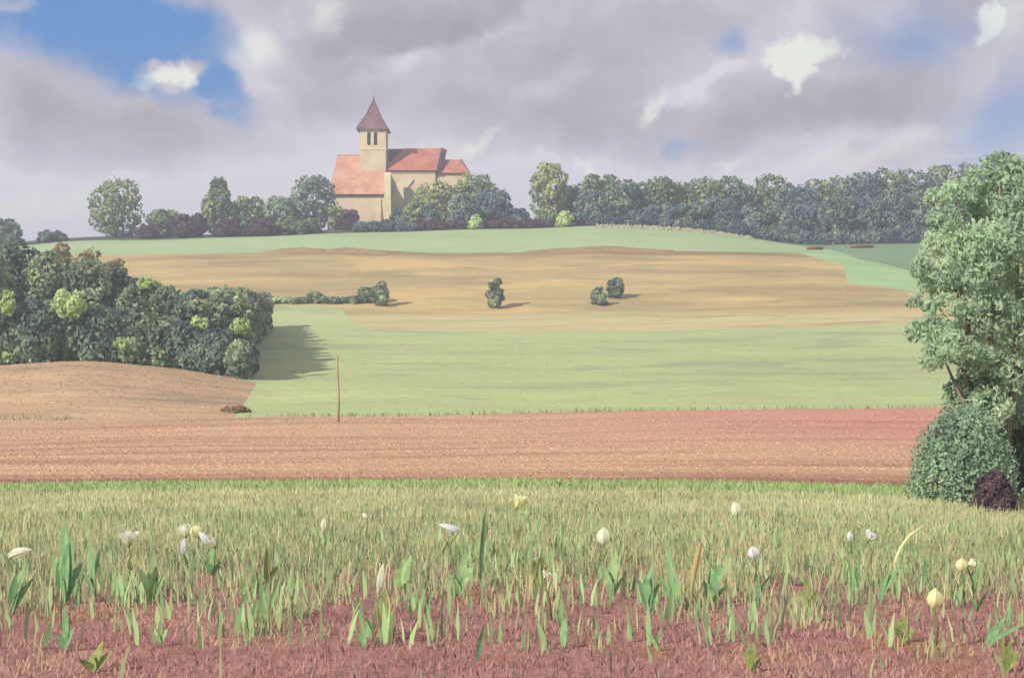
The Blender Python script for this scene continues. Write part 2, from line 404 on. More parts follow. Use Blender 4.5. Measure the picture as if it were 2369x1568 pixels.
M['gold'] = field_mat('ripe_barley', (208, 186, 130), (174, 158, 112), (230, 204, 140), (.03, .13, .2), (.09, .6, 1), gold_extra, bump=.7)
M['top'] = field_mat('young_crop', (180, 206, 154), (166, 194, 142), (192, 214, 162), (.02, .1, .2), (.06, .5, 1), None, bump=.3, amt=.8)
M['lime'] = field_mat('fresh_grass', (180, 216, 152), (164, 200, 136), (196, 226, 164), (.04, .15, .2), (.1, .6, 1), None, bump=.3, amt=.8)
M['rough'] = field_mat('rough_pasture', (142, 172, 130), (126, 152, 116), (156, 184, 140), (.04, .15, .2), (.1, .6, 1), None, bump=.4, amt=.8)
M['floor'] = field_mat('hilltop_grass', (92, 104, 76), (72, 76, 64), (118, 126, 88), (.1, .1, .2), (.5, .5, 1), None)

patch('meadow', [(const(1.0), B1, 70)], M['meadow'], 'near meadow of mixed green grass over reddish bare soil')
patch('ploughed_field', [(B1, B2g, 90)], M['plough'], 'wide orange and red ploughed field behind the meadow')
TL = np.maximum(TH, LN)
patch('stubble_field', [(B2g, TL, 50, -1e9, 540), (LN, TL, 50, 540, 592)], M['tan'], 'tan rise of bare stubble on the left in front of the dark wood')
patch('green_field', [(TL, B3, 80, -1e9, 592), (B2g, LN, 20, 540, 592), (B2g, B3, 80, 592, 1e9)], M['green'], 'broad pale green field in the middle distance')
patch('golden_field', [(B3, B4, 80)], M['gold'], 'sloping golden field of ripe crop below the hilltop')
patch('bright_green_field', [(B4, B4u, 24, 1850)], M['lime'], 'bright green strip of field beside the golden one on the right')
BP = B4u + (265.0 - B4u) * np.interp(XC, [1760, 1800, 1990], [1, 1, 0])
patch('hilltop_field', [(B4u, BP, 30, -1e9, 1990)], M['top'], 'smooth pale green field just below the church')
patch('pasture', [(BP, B5, 30, 1750)], M['rough'], 'darker green pasture in front of the wood')
patch('hilltop', [(B5, const(700), 60)], M['floor'])
# flat country all round, far below the hilltop
mb = MB(); R = 9000
mb.poly([(-R, -R, -15.2), (R, -R, -15.2), (R, R, -15.2), (-R, R, -15.2)])
tag(mb.build('ground', M['rough']), None, None, None, 'structure')
# the bit of meadow behind the camera
XB, YB = np.meshgrid(np.linspace(-60, 60, 40), np.linspace(-60, 0.999, 30)); ZB = -1.55 + .03 * np.sin(XB * .3) * np.sin(YB * .2)
ZB[-1] = -1.55
kk = (np.arange(29)[:, None] * 40 + np.arange(39)[None]).ravel()
tag(mesh_np('meadow_behind', np.stack([XB, YB, ZB], -1).reshape(-1, 3), np.stack([kk, kk + 1, kk + 41, kk + 40], 1), M['meadow'], smooth=True), None, None, None, 'structure')

# ------------------------------------------------------------------ foliage
def leaves(lobes, n, size, seed, droop=0.0, aspect=1.5, spread=.7, shell=(.72, 1.04)):
    """leaf sprays spread over the outer part of a set of ellipsoid boughs; returns V, F, tint"""
    r = np.random.default_rng(seed); L = np.array(lobes, float)
    area = (L[:, 3] * L[:, 4] + L[:, 4] * L[:, 5] + L[:, 3] * L[:, 5]); pr = area / area.sum()
    idx = r.choice(len(L), n, p=pr); d = r.normal(size=(n, 3)); d /= np.linalg.norm(d, axis=1)[:, None]
    # knots: small bunches inside each lobe
    nk = 40; kd = r.normal(size=(len(L), nk, 3)); kd /= np.linalg.norm(kd, axis=2)[..., None]
    kn = r.integers(0, nk, n); usek = r.random(n) < .65
    dk = kd[idx, kn] + r.normal(size=(n, 3)) * .22; dk /= np.linalg.norm(dk, axis=1)[:, None]
    d = np.where(usek[:, None], dk, d)
    ktint = r.random((len(L), nk)); ltint = r.random(len(L))
    rad = r.uniform(shell[0], shell[1], n) + np.where(usek, r.normal(size=n) * .05, 0)
    P = L[idx, :3] + d * L[idx, 3:6] * rad[:, None]
    # drop leaves buried deep in another bough
    keep = np.ones(n, bool)
    for l in L:
        q = (((P - l[:3]) / l[3:6]) ** 2).sum(1); keep &= q > .42
    P = P[keep]; d = d[keep]; idx = idx[keep]; kn = kn[keep]; n = len(P)
    cen = L[:, :3].mean(0); o = P - cen; o /= np.linalg.norm(o, axis=1)[:, None] + 1e-6
    nm = d * .7 + o * .5 + r.normal(size=(n, 3)) * spread; nm /= np.linalg.norm(nm, axis=1)[:, None]
    a = np.cross(nm, r.normal(size=(n, 3))); a[:, 2] -= droop; a -= (a * nm).sum(1)[:, None] * nm; a /= np.linalg.norm(a, axis=1)[:, None] + 1e-6
    b = np.cross(nm, a); s = size * r.uniform(.6, 1.35, n)[:, None]
    tip = a * s * aspect * .5; sid = b * s * .5
    V = np.stack([P - tip, P - sid * .9 + tip * .1 + nm * s * .12, P + tip, P + sid * .9 + tip * .1 + nm * s * .12], 1).reshape(-1, 3)
    Fq = np.arange(4 * n).reshape(n, 4)
    tint = np.clip(.40 * ktint[idx, kn] + .25 * ltint[idx] + .35 * r.random(n), 0, 1)
    return V, Fq, tint

def crown_lobes(w, h, shape, seed, k=16, d=None):
    """boughs filling a crown of width w and height h whose bottom is at z = 0"""
    r = random.Random(seed); d = d or w; out = []
    prof = {'round': lambda t: math.sqrt(max(0, 1 - (2 * t - 1) ** 2)) ** .8,
            'oval': lambda t: math.sqrt(max(0, 1 - (2 * t - 1) ** 2)),
            'pointed': lambda t: min(1, (t / .28) ** .6) * (1 - max(0, t - .3) / .72) ** .75,
            'block': lambda t: min(1, (t / .1) ** .5) * (1 if t < .8 else 1 - (t - .8) * 2),
            'dome': lambda t: math.sqrt(max(0, 1 - t ** 2 * .98)) ,
            'lean': lambda t: min(1, .55 + t * 1.0) * (1 if t < .75 else math.sqrt(max(0, 1 - ((t - .75) / .26) ** 2)))}[shape]
    s0 = min(w, h)
    for i in range(k):
        t = (i + .5) / k * .92 + .02; rr = prof(min(.999, t)); a = i * 2.399 + r.uniform(-.5, .5)
        lr = s0 * r.uniform(.17, .27) * (.6 + .4 * rr); q = max(0, rr * .5 - lr / w * .9) 
        out.append((math.cos(a) * q * w, math.sin(a) * q * d, min(h - lr * .85, max(lr * .75, t * h)), lr * r.uniform(1, 1.25), lr * r.uniform(1, 1.2), lr * r.uniform(.85, 1.1)))
    out.append((0, 0, h * .45, w * .34, d * .34, h * .38))
    return out

def tree(name, x, row_base, top, width, shape, mat, label, cat='tree', group=None, dist=None, leaf=.5, n=1800, trunk=None, clear=.0, lean=0.0, seed=None, k=16, tr=None, depth=None, sink=0.1, shell=(.72,1.04), spread=.7):
    """x = picture column of the middle, top = picture row of the crown's top, width in picture px"""
    Y = dist if dist else dist_at(x, row_base)
    base = on(x, Y); base.z -= sink
    H = (CY - top) / F * Y - base.z; W = width / F * Y
    seed = seed if seed is not None else int(x * 7 + top)
    g = empty(name, base, label, cat, group)
    z0 = H * clear; lob = crown_lobes(W, H - z0, shape, seed, k, depth)
    lob = [(a + lean * (c_ / H) * W, b, c_ + z0, d_, e_, f_) for a, b, c_, d_, e_, f_ in lob]
    V, Q, T = leaves(lob, n, leaf, seed, spread=spread, shell=shell)
    mesh_np('crown' if cat == 'tree' else 'foliage', V, Q, mat, g, face_attr=T)
    mb = MB(); r0 = tr or max(.05, H * .022); hh = H * .72
    rr = random.Random(seed)
    pts = [(lean * W * t * .8 + rr.uniform(-.02, .02) * W, rr.uniform(-.02, .02) * W, hh * t) for t in (0, .25, .5, .75, 1)]; pts[0] = (0, 0, -.3)
    mb.tube(pts, [r0 * 1.35, r0, r0 * .8, r0 * .5, r0 * .2], 8)
    for i in range(6):
        l = lob[rr.randrange(len(lob) - 1)]; t = rr.uniform(.25, .7); a = Vector(pts[0]).lerp(Vector(pts[-1]), t)
        e = Vector(l[:3]); m_ = a.lerp(e, .5) + Vector((0, 0, -.04 * H)); mb.tube([a, m_, e], [r0 * .45, r0 * .3, r0 * .1], 6)
    mb.build('trunk' if cat == 'tree' else 'stem', trunk or M['bark'], g, smooth=True)
    return g

M['dry'] = leaf_mat('dry_grass', (176, 180, 140), (196, 196, 160), (210, 206, 176), .3, 1.2, .5)
M['lf_brown'] = leaf_mat('brown_olive_leaves', (112, 100, 70), (140, 124, 84), (172, 150, 102))
M['bark'] = bark_mat('bark', (104, 92, 84), (74, 66, 62))
M['pale_bark'] = bark_mat('pale_bark', (196, 176, 158), (150, 132, 118))
M['lf_ridge'] = leaf_mat('ridge_leaves', (72, 94, 82), (106, 124, 88), (154, 162, 98), patch_=1.8, ps=.3)
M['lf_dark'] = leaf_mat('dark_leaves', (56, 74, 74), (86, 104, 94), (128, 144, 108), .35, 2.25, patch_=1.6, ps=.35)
M['lf_blue'] = leaf_mat('bluish_leaves', (58, 82, 96), (84, 108, 114), (138, 150, 120), .35, 2.0, patch_=1.8, ps=.25)
M['lf_plum'] = leaf_mat('plum_leaves', (60, 46, 56), (82, 66, 74), (104, 88, 88))
M['lf_yel'] = leaf_mat('yellow_green_leaves', (92, 112, 86), (140, 150, 96), (172, 176, 116), patch_=1.4, ps=.3)
M['lf_wood'] = leaf_mat('wood_leaves', (62, 74, 66), (106, 120, 96), (154, 168, 126), .4, 2.3, patch_=2.2, ps=.4)  # patch noise puts broad lit patches into the leaf colour
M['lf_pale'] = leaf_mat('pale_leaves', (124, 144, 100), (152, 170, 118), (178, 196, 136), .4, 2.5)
M['lf_willow'] = leaf_mat('willow_leaves', (128, 144, 130), (158, 180, 150), (184, 204, 166), .6, 2.25, .55, patch_=1.2, ps=.8)
M['lf_bush'] = leaf_mat('bush_leaves', (100, 120, 106), (126, 148, 122), (152, 170, 136), .5, 2.4, .5, patch_=1.4, ps=1.2)

HT = 'trees and bushes along the hilltop'
# ---- the hilltop left of the church
A = [  # name, x, top, width, shape, material, cat, distance, label, n, clear
    ('bush', 8, 508, 92, 'dome', 'lf_dark', 'bush', 268, 'dark bush cut by the left edge of the picture on the skyline'),
    ('bush', 120, 535, 74, 'dome', 'lf_dark', 'bush', 270, 'small low dark green bush alone on the skyline left of the first tall tree'),
    ('broadleaf_tree', 267, 420, 116, 'block', 'lf_ridge', 'tree', 276, 'tall square-topped green tree, farthest left of the hilltop trees'),
    ('bush', 338, 520, 64, 'dome', 'lf_plum', 'bush', 270, 'low purplish bush at the right foot of the square-topped tree'),
    ('bush', 378, 488, 80, 'round', 'lf_ridge', 'bush', 276, 'mid green bush between the square-topped tree and the round plum bush'),
    ('bush', 438, 496, 76, 'round', 'lf_plum', 'bush', 270, 'round plum coloured bush left of the pointed tree'),
    ('pointed_tree', 506, 412, 92, 'pointed', 'lf_ridge', 'tree', 278, 'pointed green tree standing left of the church, second tall one from the left'),
    ('bush', 575, 458, 90, 'round', 'lf_ridge', 'bush', 280, 'rounded green bush right behind the pointed tree'),
    ('bush', 525, 512, 72, 'dome', 'lf_plum', 'bush', 268, 'low plum bush at the foot of the pointed tree'),
    ('bush', 606, 508, 84, 'dome', 'lf_plum', 'bush', 268, 'wide low plum bush between the pointed tree and the round tree by the church'),
    ('bush', 650, 455, 96, 'round', 'lf_bush', 'bush', 281, 'green bush touching the left side of the round tree by the church'),
    ('round_tree', 724, 408, 112, 'round', 'lf_dark', 'tree', 284, 'round dark tree overlapping the left end of the church'),
    ('bush', 690, 505, 110, 'dome', 'lf_ridge', 'bush', 271, 'low wide green bush in front of the round dark tree'),
    ('bush', 806, 486, 62, 'round', 'lf_plum', 'bush', 276, 'round plum bush against the left wall of the church'),
    ('bush', 776, 478, 50, 'round', 'lf_yel', 'bush', 282, 'small yellowish bush under the corner of the orange roof'),
    # ---- in front of and right of the church
    ('bush', 930, 480, 52, 'round', 'lf_blue', 'bush', 272, 'small bluish bush at the foot of the church buttress'),
    ('bush', 955, 462, 48, 'oval', 'lf_yel', 'bush', 270, 'small upright yellow-green bush in front of the church wall'),
    ('broadleaf_tree', 1008, 424, 110, 'round', 'lf_yel', 'tree', 279, 'yellow-green leafy tree in front of the choir of the church'),
    ('bush', 996, 470, 56, 'pointed', 'lf_blue', 'bush', 270, 'dark blue-green bush at the foot of the yellow-green tree by the church'),
    ('broadleaf_tree', 1098, 403, 110, 'round', 'lf_ridge', 'tree', 284, 'green tree hiding the right end of the church'),
    ('broadleaf_tree', 1142, 440, 86, 'round', 'lf_blue', 'tree', 276, 'dark bluish tree just right of the church'),
    ('bush', 1068, 452, 70, 'oval', 'lf_blue', 'bush', 270, 'dark bluish bush between the yellow-green tree and the bluish tree'),
    ('bush', 1100, 498, 34, 'dome', 'lf_pale', 'bush', 266.5, 'tiny pale green bush on the dark hedge under the bluish tree'),
    ('bush', 1200, 482, 62, 'dome', 'lf_blue', 'bush', 276, 'low bluish bush in the gap between church trees and the oval tree'),
    ('oval_tree', 1270, 374, 92, 'oval', 'lf_yel', 'tree', 284, 'tall egg-shaped yellow-green tree standing alone right of the church'),
    ('bush', 1300, 420, 40, 'oval', 'lf_blue', 'bush', 290, 'narrow dark bush behind the right side of the egg-shaped tree'),
    ('bush', 1262, 486, 60, 'dome', 'lf_ridge', 'bush', 273, 'green bush round the foot of the egg-shaped tree'),
    ('bush', 1308, 489, 44, 'dome', 'lf_pale', 'bush', 267, 'small pale green bush right of the foot of the egg-shaped tree'),
]
for nm, x, top, wd, sh, mt, cat, dist, lab in A:
    small = wd < 66
    tree(nm, x, None, top, wd, sh, M[mt], lab, cat, HT, dist=dist, leaf=.42 if small else .55, n=1500 if small else 3200, k=9 if small else 18, clear=0 if cat == 'bush' else .05)

# low dark hedges: a chain of clipped lobes with leaves, one object each
def hedge(name, x0, x1, row_top, dist, mat, label, depth=2.4, leaf=.4, n=3500, rb=None, wav=.25):
    xs = np.linspace(x0, x1, max(4, int((x1 - x0) / 22))); p0 = on(x0, dist); g = empty(name, on((x0 + x1) / 2, dist), label, 'hedge')
    c = g.location; r = random.Random(int(x0)); lob = []
    for x in xs:
        p = on(x, dist); h = max(.6, (CY - (row_top if not callable(row_top) else row_top(x))) / F * dist - p.z) * r.uniform(1 - wav, 1 + wav * .4)
        w_ = (xs[1] - xs[0]) / F * dist * .8
        lob.append((p.x - c.x, p.y - c.y + r.uniform(-.3, .3), p.z - c.z + h * .42, w_, depth / 2, h * .6))
    V, Q, T = leaves(lob, n, leaf, int(x0) + 5); mesh_np('foliage', V, Q, mat, g, face_attr=T)
    mb = MB()
    mb.tube([(l[0], l[1], l[2] - l[5] * .6) for l in lob], [.09] * len(lob), 6)
    mb.build('stem', M['bark'], g, smooth=True)
    return g
hedge('hedge', 838, 950, 512, 268, M['lf_blue'], 'low bluish hedge in front of the church wall')
hedge('hedge', 950, 1340, 508, 268.5, M['lf_plum'], 'long low plum-brown hedge right of the church', n=7000)
hedge('hedge', 470, 870, lambda x: 680 + (x - 470) * .03 + 7 * math.sin(x * .05) - max(0, x - 790) * .28, dist_at(660, 700), M['lf_wood'], 'dark straggling hedge along the lower edge of the golden field', leaf=.45, n=7500, depth=3, wav=.45)

# ---- the wood right of the church
top_line = [(1320, 455), (1370, 405), (1425, 408), (1470, 428), (1530, 410), (1610, 424), (1700, 407), (1745, 440), (1795, 404), (1850, 428), (1910, 412), (1980, 400),
            (2060, 386), (2140, 388), (2220, 378), (2300, 370), (2420, 365), (2560, 372)]
ordn = ['first', 'second', 'third', 'fourth', 'fifth', 'sixth', 'seventh', 'eighth', 'ninth', 'tenth', 'eleventh', 'twelfth', 'thirteenth', 'fourteenth', 'fifteenth', 'sixteenth',
        'seventeenth', 'eighteenth', 'nineteenth', 'twentieth', 'twenty-first', 'twenty-second', 'twenty-third', 'twenty-fourth']
rr = random.Random(3)
WG = 'trees of the wood right of the church'
tops = [1345, 1385, 1432, 1482, 1530, 1580, 1630, 1692, 1740, 1790, 1845, 1895, 1950, 2005, 2060, 2118, 2180, 2250, 2330, 2420]
look = ['rounded bluish', 'yellow-topped', 'dull green', 'dark bluish', 'domed green']
for i, x in enumerate(tops):
    t = I(x, top_line) + rr.uniform(-4, 6)
    mt = ['lf_blue', 'lf_ridge', 'lf_dark', 'lf_blue', 'lf_ridge'][i % 5]
    tree('woodland_tree', x, None, t, rr.uniform(92, 118), rr.choice(['round', 'oval', 'round']), M[mt],
         '%s tree %s from left in back row of the wood right of church' % (look[i % 5], ordn[i]), 'tree', WG, dist=286 + rr.uniform(-4, 6), leaf=.55, n=3200, clear=.08, k=18)
fr = [1372, 1420, 1478, 1540, 1600, 1660, 1718, 1772, 1830, 1890, 1945, 2008, 2070, 2130]
for i, x in enumerate(fr):
    t = I(x, top_line) + rr.uniform(38, 62)
    pale = x in (1600, 1660, 1772, 1945, 2008)
    tree('woodland_tree', x, None, t, rr.uniform(78, 100), rr.choice(['round', 'oval']), M[['lf_blue', 'lf_dark', 'lf_blue'][i % 3]],
         '%s%s tree %s from left in front row of wood right of church' % ('pale-trunked ' if pale else '', ['low bluish', 'low dark green', 'bushy blue-grey'][i % 3], ordn[i]),
         'tree', WG, dist=271 + rr.uniform(-1, 2), leaf=.5, n=2600, clear=.28 if pale else .02, trunk=M['pale_bark'] if pale else None, tr=.28 if pale else None, k=16)

# ---- dark wood on the left, behind the tan rise
WL = 'trees of the dark wood on the left'
L = [(-60, 560, 190, 122, 'lf_wood'), (40, 556, 150, 128, 'lf_dark'), (120, 588, 140, 124, 'lf_wood'), (205, 600, 130, 122, 'lf_wood'), (262, 622, 120, 124, 'lf_dark'), (330, 645, 130, 122, 'lf_wood'),
     (392, 665, 120, 121, 'lf_wood'), (450, 672, 115, 118, 'lf_dark'), (505, 690, 110, 116, 'lf_wood'), (548, 708, 88, 114, 'lf_wood'),
     (0, 700, 130, 111, 'lf_wood'), (90, 695, 130, 111, 'lf_dark'), (165, 715, 120, 112, 'lf_wood'), (240, 712, 130, 111, 'lf_dark'), (318, 725, 120, 111, 'lf_wood'), (385, 735, 120, 111, 'lf_wood'),
     (448, 745, 110, 110, 'lf_dark'), (505, 765, 105, 109, 'lf_dark'), (556, 790, 80, 108, 'lf_wood')]
for i, (x, t, wd, ds, mt) in enumerate(L):
    back = i < 10
    kind = 'tall dark green' if mt == 'lf_dark' else 'tall olive green'
    if not back: kind = kind.replace('tall', 'low')
    tree('woodland_tree' if back else 'woodland_bush', x, None, t, wd, 'round' if i % 3 else 'oval', M[mt],
         '%s %s in the %s row of the left wood, %s from the left' % (kind, 'tree' if back else 'bush', 'back' if back else 'front', ordn[i if back else i - 10]),
         'tree' if back else 'bush', WL if back else 'bushes edging the left wood', dist=ds, leaf=.29, n=10000, k=24, clear=0)
for i, (x, t, wd, hh, lab) in enumerate([  # leaf highlights of the wood, built as separate pale clumps
    (172, 668, 82, 66, 'large pale green leaf highlight in the middle of the left wood'),
    (345, 640, 34, 24, 'tiny pale green leaf highlight near the top of the left wood'),
    (468, 732, 50, 46, 'pale green diamond-shaped leaf highlight in the right part of the left wood'),
    (297, 780, 48, 28, 'small pale green leaf highlight low in the left wood above the tan rise'),
    (512, 803, 42, 36, 'small pale green leaf highlight at the low right end of the left wood'),
    (562, 738, 44, 34, 'pale leaf highlight at the right tip of the left wood'),
    (30, 668, 34, 60, 'narrow pale green leaf highlight in the left wood close to the picture edge')]):
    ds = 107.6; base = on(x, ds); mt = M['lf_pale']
    base = on(x, 110.3); g = empty('foliage_highlight', base, lab, 'bush', 'pale foliage highlights in the left wood')
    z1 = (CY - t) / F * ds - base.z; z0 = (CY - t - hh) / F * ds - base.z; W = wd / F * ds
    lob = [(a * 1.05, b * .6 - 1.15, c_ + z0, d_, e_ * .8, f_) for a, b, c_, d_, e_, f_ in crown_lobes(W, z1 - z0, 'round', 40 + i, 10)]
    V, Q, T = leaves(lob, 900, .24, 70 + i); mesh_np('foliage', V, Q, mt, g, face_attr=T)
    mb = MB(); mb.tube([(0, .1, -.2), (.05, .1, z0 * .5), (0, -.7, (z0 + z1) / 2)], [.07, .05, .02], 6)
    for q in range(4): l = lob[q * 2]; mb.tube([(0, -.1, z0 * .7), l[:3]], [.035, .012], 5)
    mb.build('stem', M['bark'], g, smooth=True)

FO = ['nearest', 'second nearest', 'third nearest', 'fourth nearest', 'fifth nearest', 'fifth farthest', 'fourth farthest', 'third farthest', 'second farthest', 'farthest']
for i, (x, t, wd, ds) in enumerate([(482, 694, 110, 113), (490, 688, 116, 118), (511, 672, 110, 124), (520, 668, 104, 131), (530, 668, 98, 138), (538, 668, 92, 145), (554, 672, 86, 152), (566, 676, 80, 159), (580, 680, 76, 165), (592, 682, 70, 172)]):
    tree('woodland_tree', x, None, t, wd, 'block', M['lf_wood'], 'olive tree behind the right tip of the left wood, %s of its file' % FO[i],
         'tree', 'trees behind the right tip of the left wood', dist=ds, leaf=.42, n=5500, k=26, depth=10)
hedge('undergrowth', 1335, 1760, lambda x: I(x, CREST) - 32, 268.5, M['lf_blue'], 'left half of the bluish undergrowth along the foot of the wood', n=9000, depth=2)
hedge('undergrowth', 1745, 2330, lambda x: I(x, CREST) - 36, 268.5, M['lf_blue'], 'right half of the bluish undergrowth along the foot of the wood', n=12000, depth=2)
for x, t, wd, ds, lab in [(142, 562, 76, 190, 'small brownish bush at the upper edge of the left wood below the skyline bush'), (205, 572, 96, 180, 'brown-olive bush above the left wood, right of the small brownish one'),
                          (266, 592, 84, 172, 'brown-olive bush sloping down to the right above the left wood')]:
    tree('scrub_and_shade_clump', x, None, t, wd, 'dome', M['lf_brown'], lab, 'bush', 'brown scrub above the left wood', dist=ds, leaf=.42, n=2200, k=14)
tree('scrub_and_shade_clump', 545, None, 940, 70, 'dome', M['lf_brown'], 'low brown leaf clump as shade on the slanting right end of the tan rise', 'bush', None, dist=90, leaf=.2, n=2500, k=12)  # shaded end of the rise, put in as a low brown leaf clump
# ---- single bushes on the lower edge of the golden field
for x, rb, t, wd, sh, lab in [(884, 708, 650, 46, 'pointed', 'dark pointed bush at the right end of the straggling hedge in the golden field'),
                              (1145, 714, 644, 44, 'oval', 'dark upright bush alone in the middle of the golden field'),
                              (1384, 706, 664, 40, 'dome', 'low faded bush left of the small round one in the golden field'),
                              (1422, 690, 644, 44, 'round', 'small round dark bush, farthest right in the golden field')]:
    tree('field_bush', x, rb, t, wd, sh, M['lf_wood'] if x != 1422 else M['lf_dark'], lab, 'bush', 'single bushes in the golden field', leaf=.34, n=1500, k=9)

# ------------------------------------------------------------------ the church
def wall_mat(name, c, d, l):
    m, n, b = new_mat(name); P = pos(n)
    a = n.noise(P, .35, 5, .6); f = n.noise(n.mapping(P, scale=(1, 1, 2.2)), 2.0, 5, .7)
    col = n.mix(n.step(a, .42, .66), alb(c), alb(d)); col = n.mix(n.step(a, .28, .42, 1, 0), col, alb(l))
    br = n.new('ShaderNodeTexBrick'); n.l.new(n.mapping(P, rot=(math.radians(90), 0, 0)), br.inputs['Vector'])
    br.inputs['Scale'].default_value = 1.0; br.inputs['Brick Width'].default_value = .7; br.inputs['Row Height'].default_value = .35; br.inputs['Mortar Size'].default_value = .03
    br.inputs['Color1'].default_value = (1, 1, 1, 1); br.inputs['Color2'].default_value = (.86, .84, .82, 1); br.inputs['Mortar'].default_value = (.72, .7, .68, 1)
    col = n.mix(.6, col, br.outputs[0], 'MULTIPLY'); col = n.mix(n.math('MULTIPLY', n.step(f, .45, .7), .35), col, alb(d))
    n.put(b.inputs['Base Color'], col); b.inputs['Roughness'].default_value = .95
    return m
def roof_mat(name, c, d, l):
    m, n, b = new_mat(name); P = pos(n)
    a = n.noise(P, .45, 5, .65); f = n.noise(n.mapping(P, scale=(3, 3, 3)), 1.0, 3, .7)
    col = n.mix(n.step(a, .42, .62), alb(c), alb(d)); col = n.mix(n.step(a, .3, .42, 1, 0), col, alb(l))
    col = n.mix(n.math('MULTIPLY', n.step(f, .45, .7), .45), col, alb(d))
    wv_ = n.new('ShaderNodeTexWave', wave_type='BANDS', bands_direction='Z'); n.l.new(P, wv_.inputs['Vector']); wv_.inputs['Scale'].default_value = .9; wv_.inputs['Distortion'].default_value = 1.2
    col = n.mix(n.math('MULTIPLY', wv_.outputs[1], .22), col, alb(d))
    n.put(b.inputs['Base Color'], col)
    bp = n.new('ShaderNodeBump'); bp.inputs['Strength'].default_value = .5; bp.inputs['Distance'].default_value = .1; n.l.new(wv_.outputs[1], bp.inputs['Height']); n.l.new(bp.outputs[0], b.inputs['Normal'])
    return m
M['stone'] = wall_mat('church_stone', (248, 230, 194), (230, 208, 178), (253, 242, 204))
M['stone_pale_lit'] = wall_mat('pale_lit_stone', (253, 244, 200), (240, 226, 180), (255, 250, 210))  # paler stone copy: strong light on the buttresses put into the colour
M['roof_or'] = roof_mat('orange_tiles', (232, 184, 150), (214, 154, 126), (240, 196, 158))
M['roof_red'] = roof_mat('red_tiles', (212, 142, 116), (188, 116, 100), (224, 158, 130))
M['slate'] = roof_mat('slate', (112, 98, 108), (92, 80, 94), (126, 112, 120))
M['spire'] = roof_mat('spire_tiles', (150, 118, 122), (124, 96, 108), (168, 134, 130))
m_, n_, b_ = new_mat('dark_opening'); b_.inputs['Base Color'].default_value = alb((98, 92, 92)) + (1,); M['hole'] = m_
n_.put(b_.inputs['Base Color'], n_.mix(n_.noise(pos(n_), 3, 3), alb((120, 110, 110)), alb((140, 130, 126))))
m_, n_, b_ = new_mat('lead'); n_.put(b_.inputs['Base Color'], n_.mix(n_.noise(pos(n_), 3, 3), alb((70, 62, 74)), alb((96, 86, 98)))); M['lead'] = m_

YC = 300.0
ch = empty('church', on(930, YC), 'cream stone church with orange and red tiled roofs and a pointed square tower', 'church')
ox, oy, oz = ch.location
def cp(x, row, Y):               # picture point at distance Y, in the church's own space
    return ((x - CX) / F * Y - ox, Y - oy, (CY - row) / F * Y - oz)
GZ = -1.2
# nave, the broad part on the left
Yn = 296.0; Yr = 302.5; Yk = 309.0
x0, _, ze = cp(776, 446, Yn); x1 = cp(889, 446, Yn)[0]; zr = cp(800, 363, Yr)[2]
mb = MB(); mb.box(x0, x1, Yn - oy, Yk - oy, GZ, ze - .1)
xr0 = cp(782, 363, Yr)[0]
mb.solid([(x1 - .5, Yn - oy, ze - .1), (x1, Yn - oy, ze - .1), (x1, Yk - oy, ze - .1), (x1 - .5, Yk - oy, ze - .1)], [(x1 - .5, Yr - oy - .05, zr - .2), (x1, Yr - oy - .05, zr - .2), (x1, Yr - oy + .05, zr - .2), (x1 - .5, Yr - oy + .05, zr - .2)])
nave = mb.build('nave_wall', M['stone'], ch)
def slab(mb, a, b, c, d, th=.28):   # roof plane a-b along the eave, c-d along the ridge
    a, b, c, d = map(Vector, (a, b, c, d)); n = (b - a).cross(d - a).normalized()
    if n.z < 0: n = -n
    mb.solid([a, b, c, d], [a + n * th, b + n * th, c + n * th, d + n * th])
mb = MB(); e0 = x0 - 1.3; e1 = x1 - .03
slab(mb, (e0, Yn - oy - .6, ze - .55), (e1, Yn - oy - .6, ze - .55), (e1, Yr - oy, zr), (xr0, Yr - oy, zr))
slab(mb, (e1, Yk - oy + .6, ze - .55), (e0, Yk - oy + .6, ze - .55), (xr0, Yr - oy, zr - .01), (e1, Yr - oy, zr - .01))
a_ = Vector((e0, Yk - oy + .6, ze - .55)); b__ = Vector((e0, Yn - oy - .6, ze - .55)); c_ = Vector((xr0, Yr - oy, zr)); 
mb.solid([a_, b__, c_], [a_ + Vector((-.2, 0, .12)), b__ + Vector((-.2, 0, .12)), c_ + Vector((-.02, 0, .28))])
mb.build('nave_roof', M['roof_or'], ch)
mb = MB(); mb.tube([(xr0 - .1, Yr - oy, zr + .25), (e1, Yr - oy, zr + .25)], [.2, .2], 8); mb.build('ridge_tiles', M['roof_red'], ch)
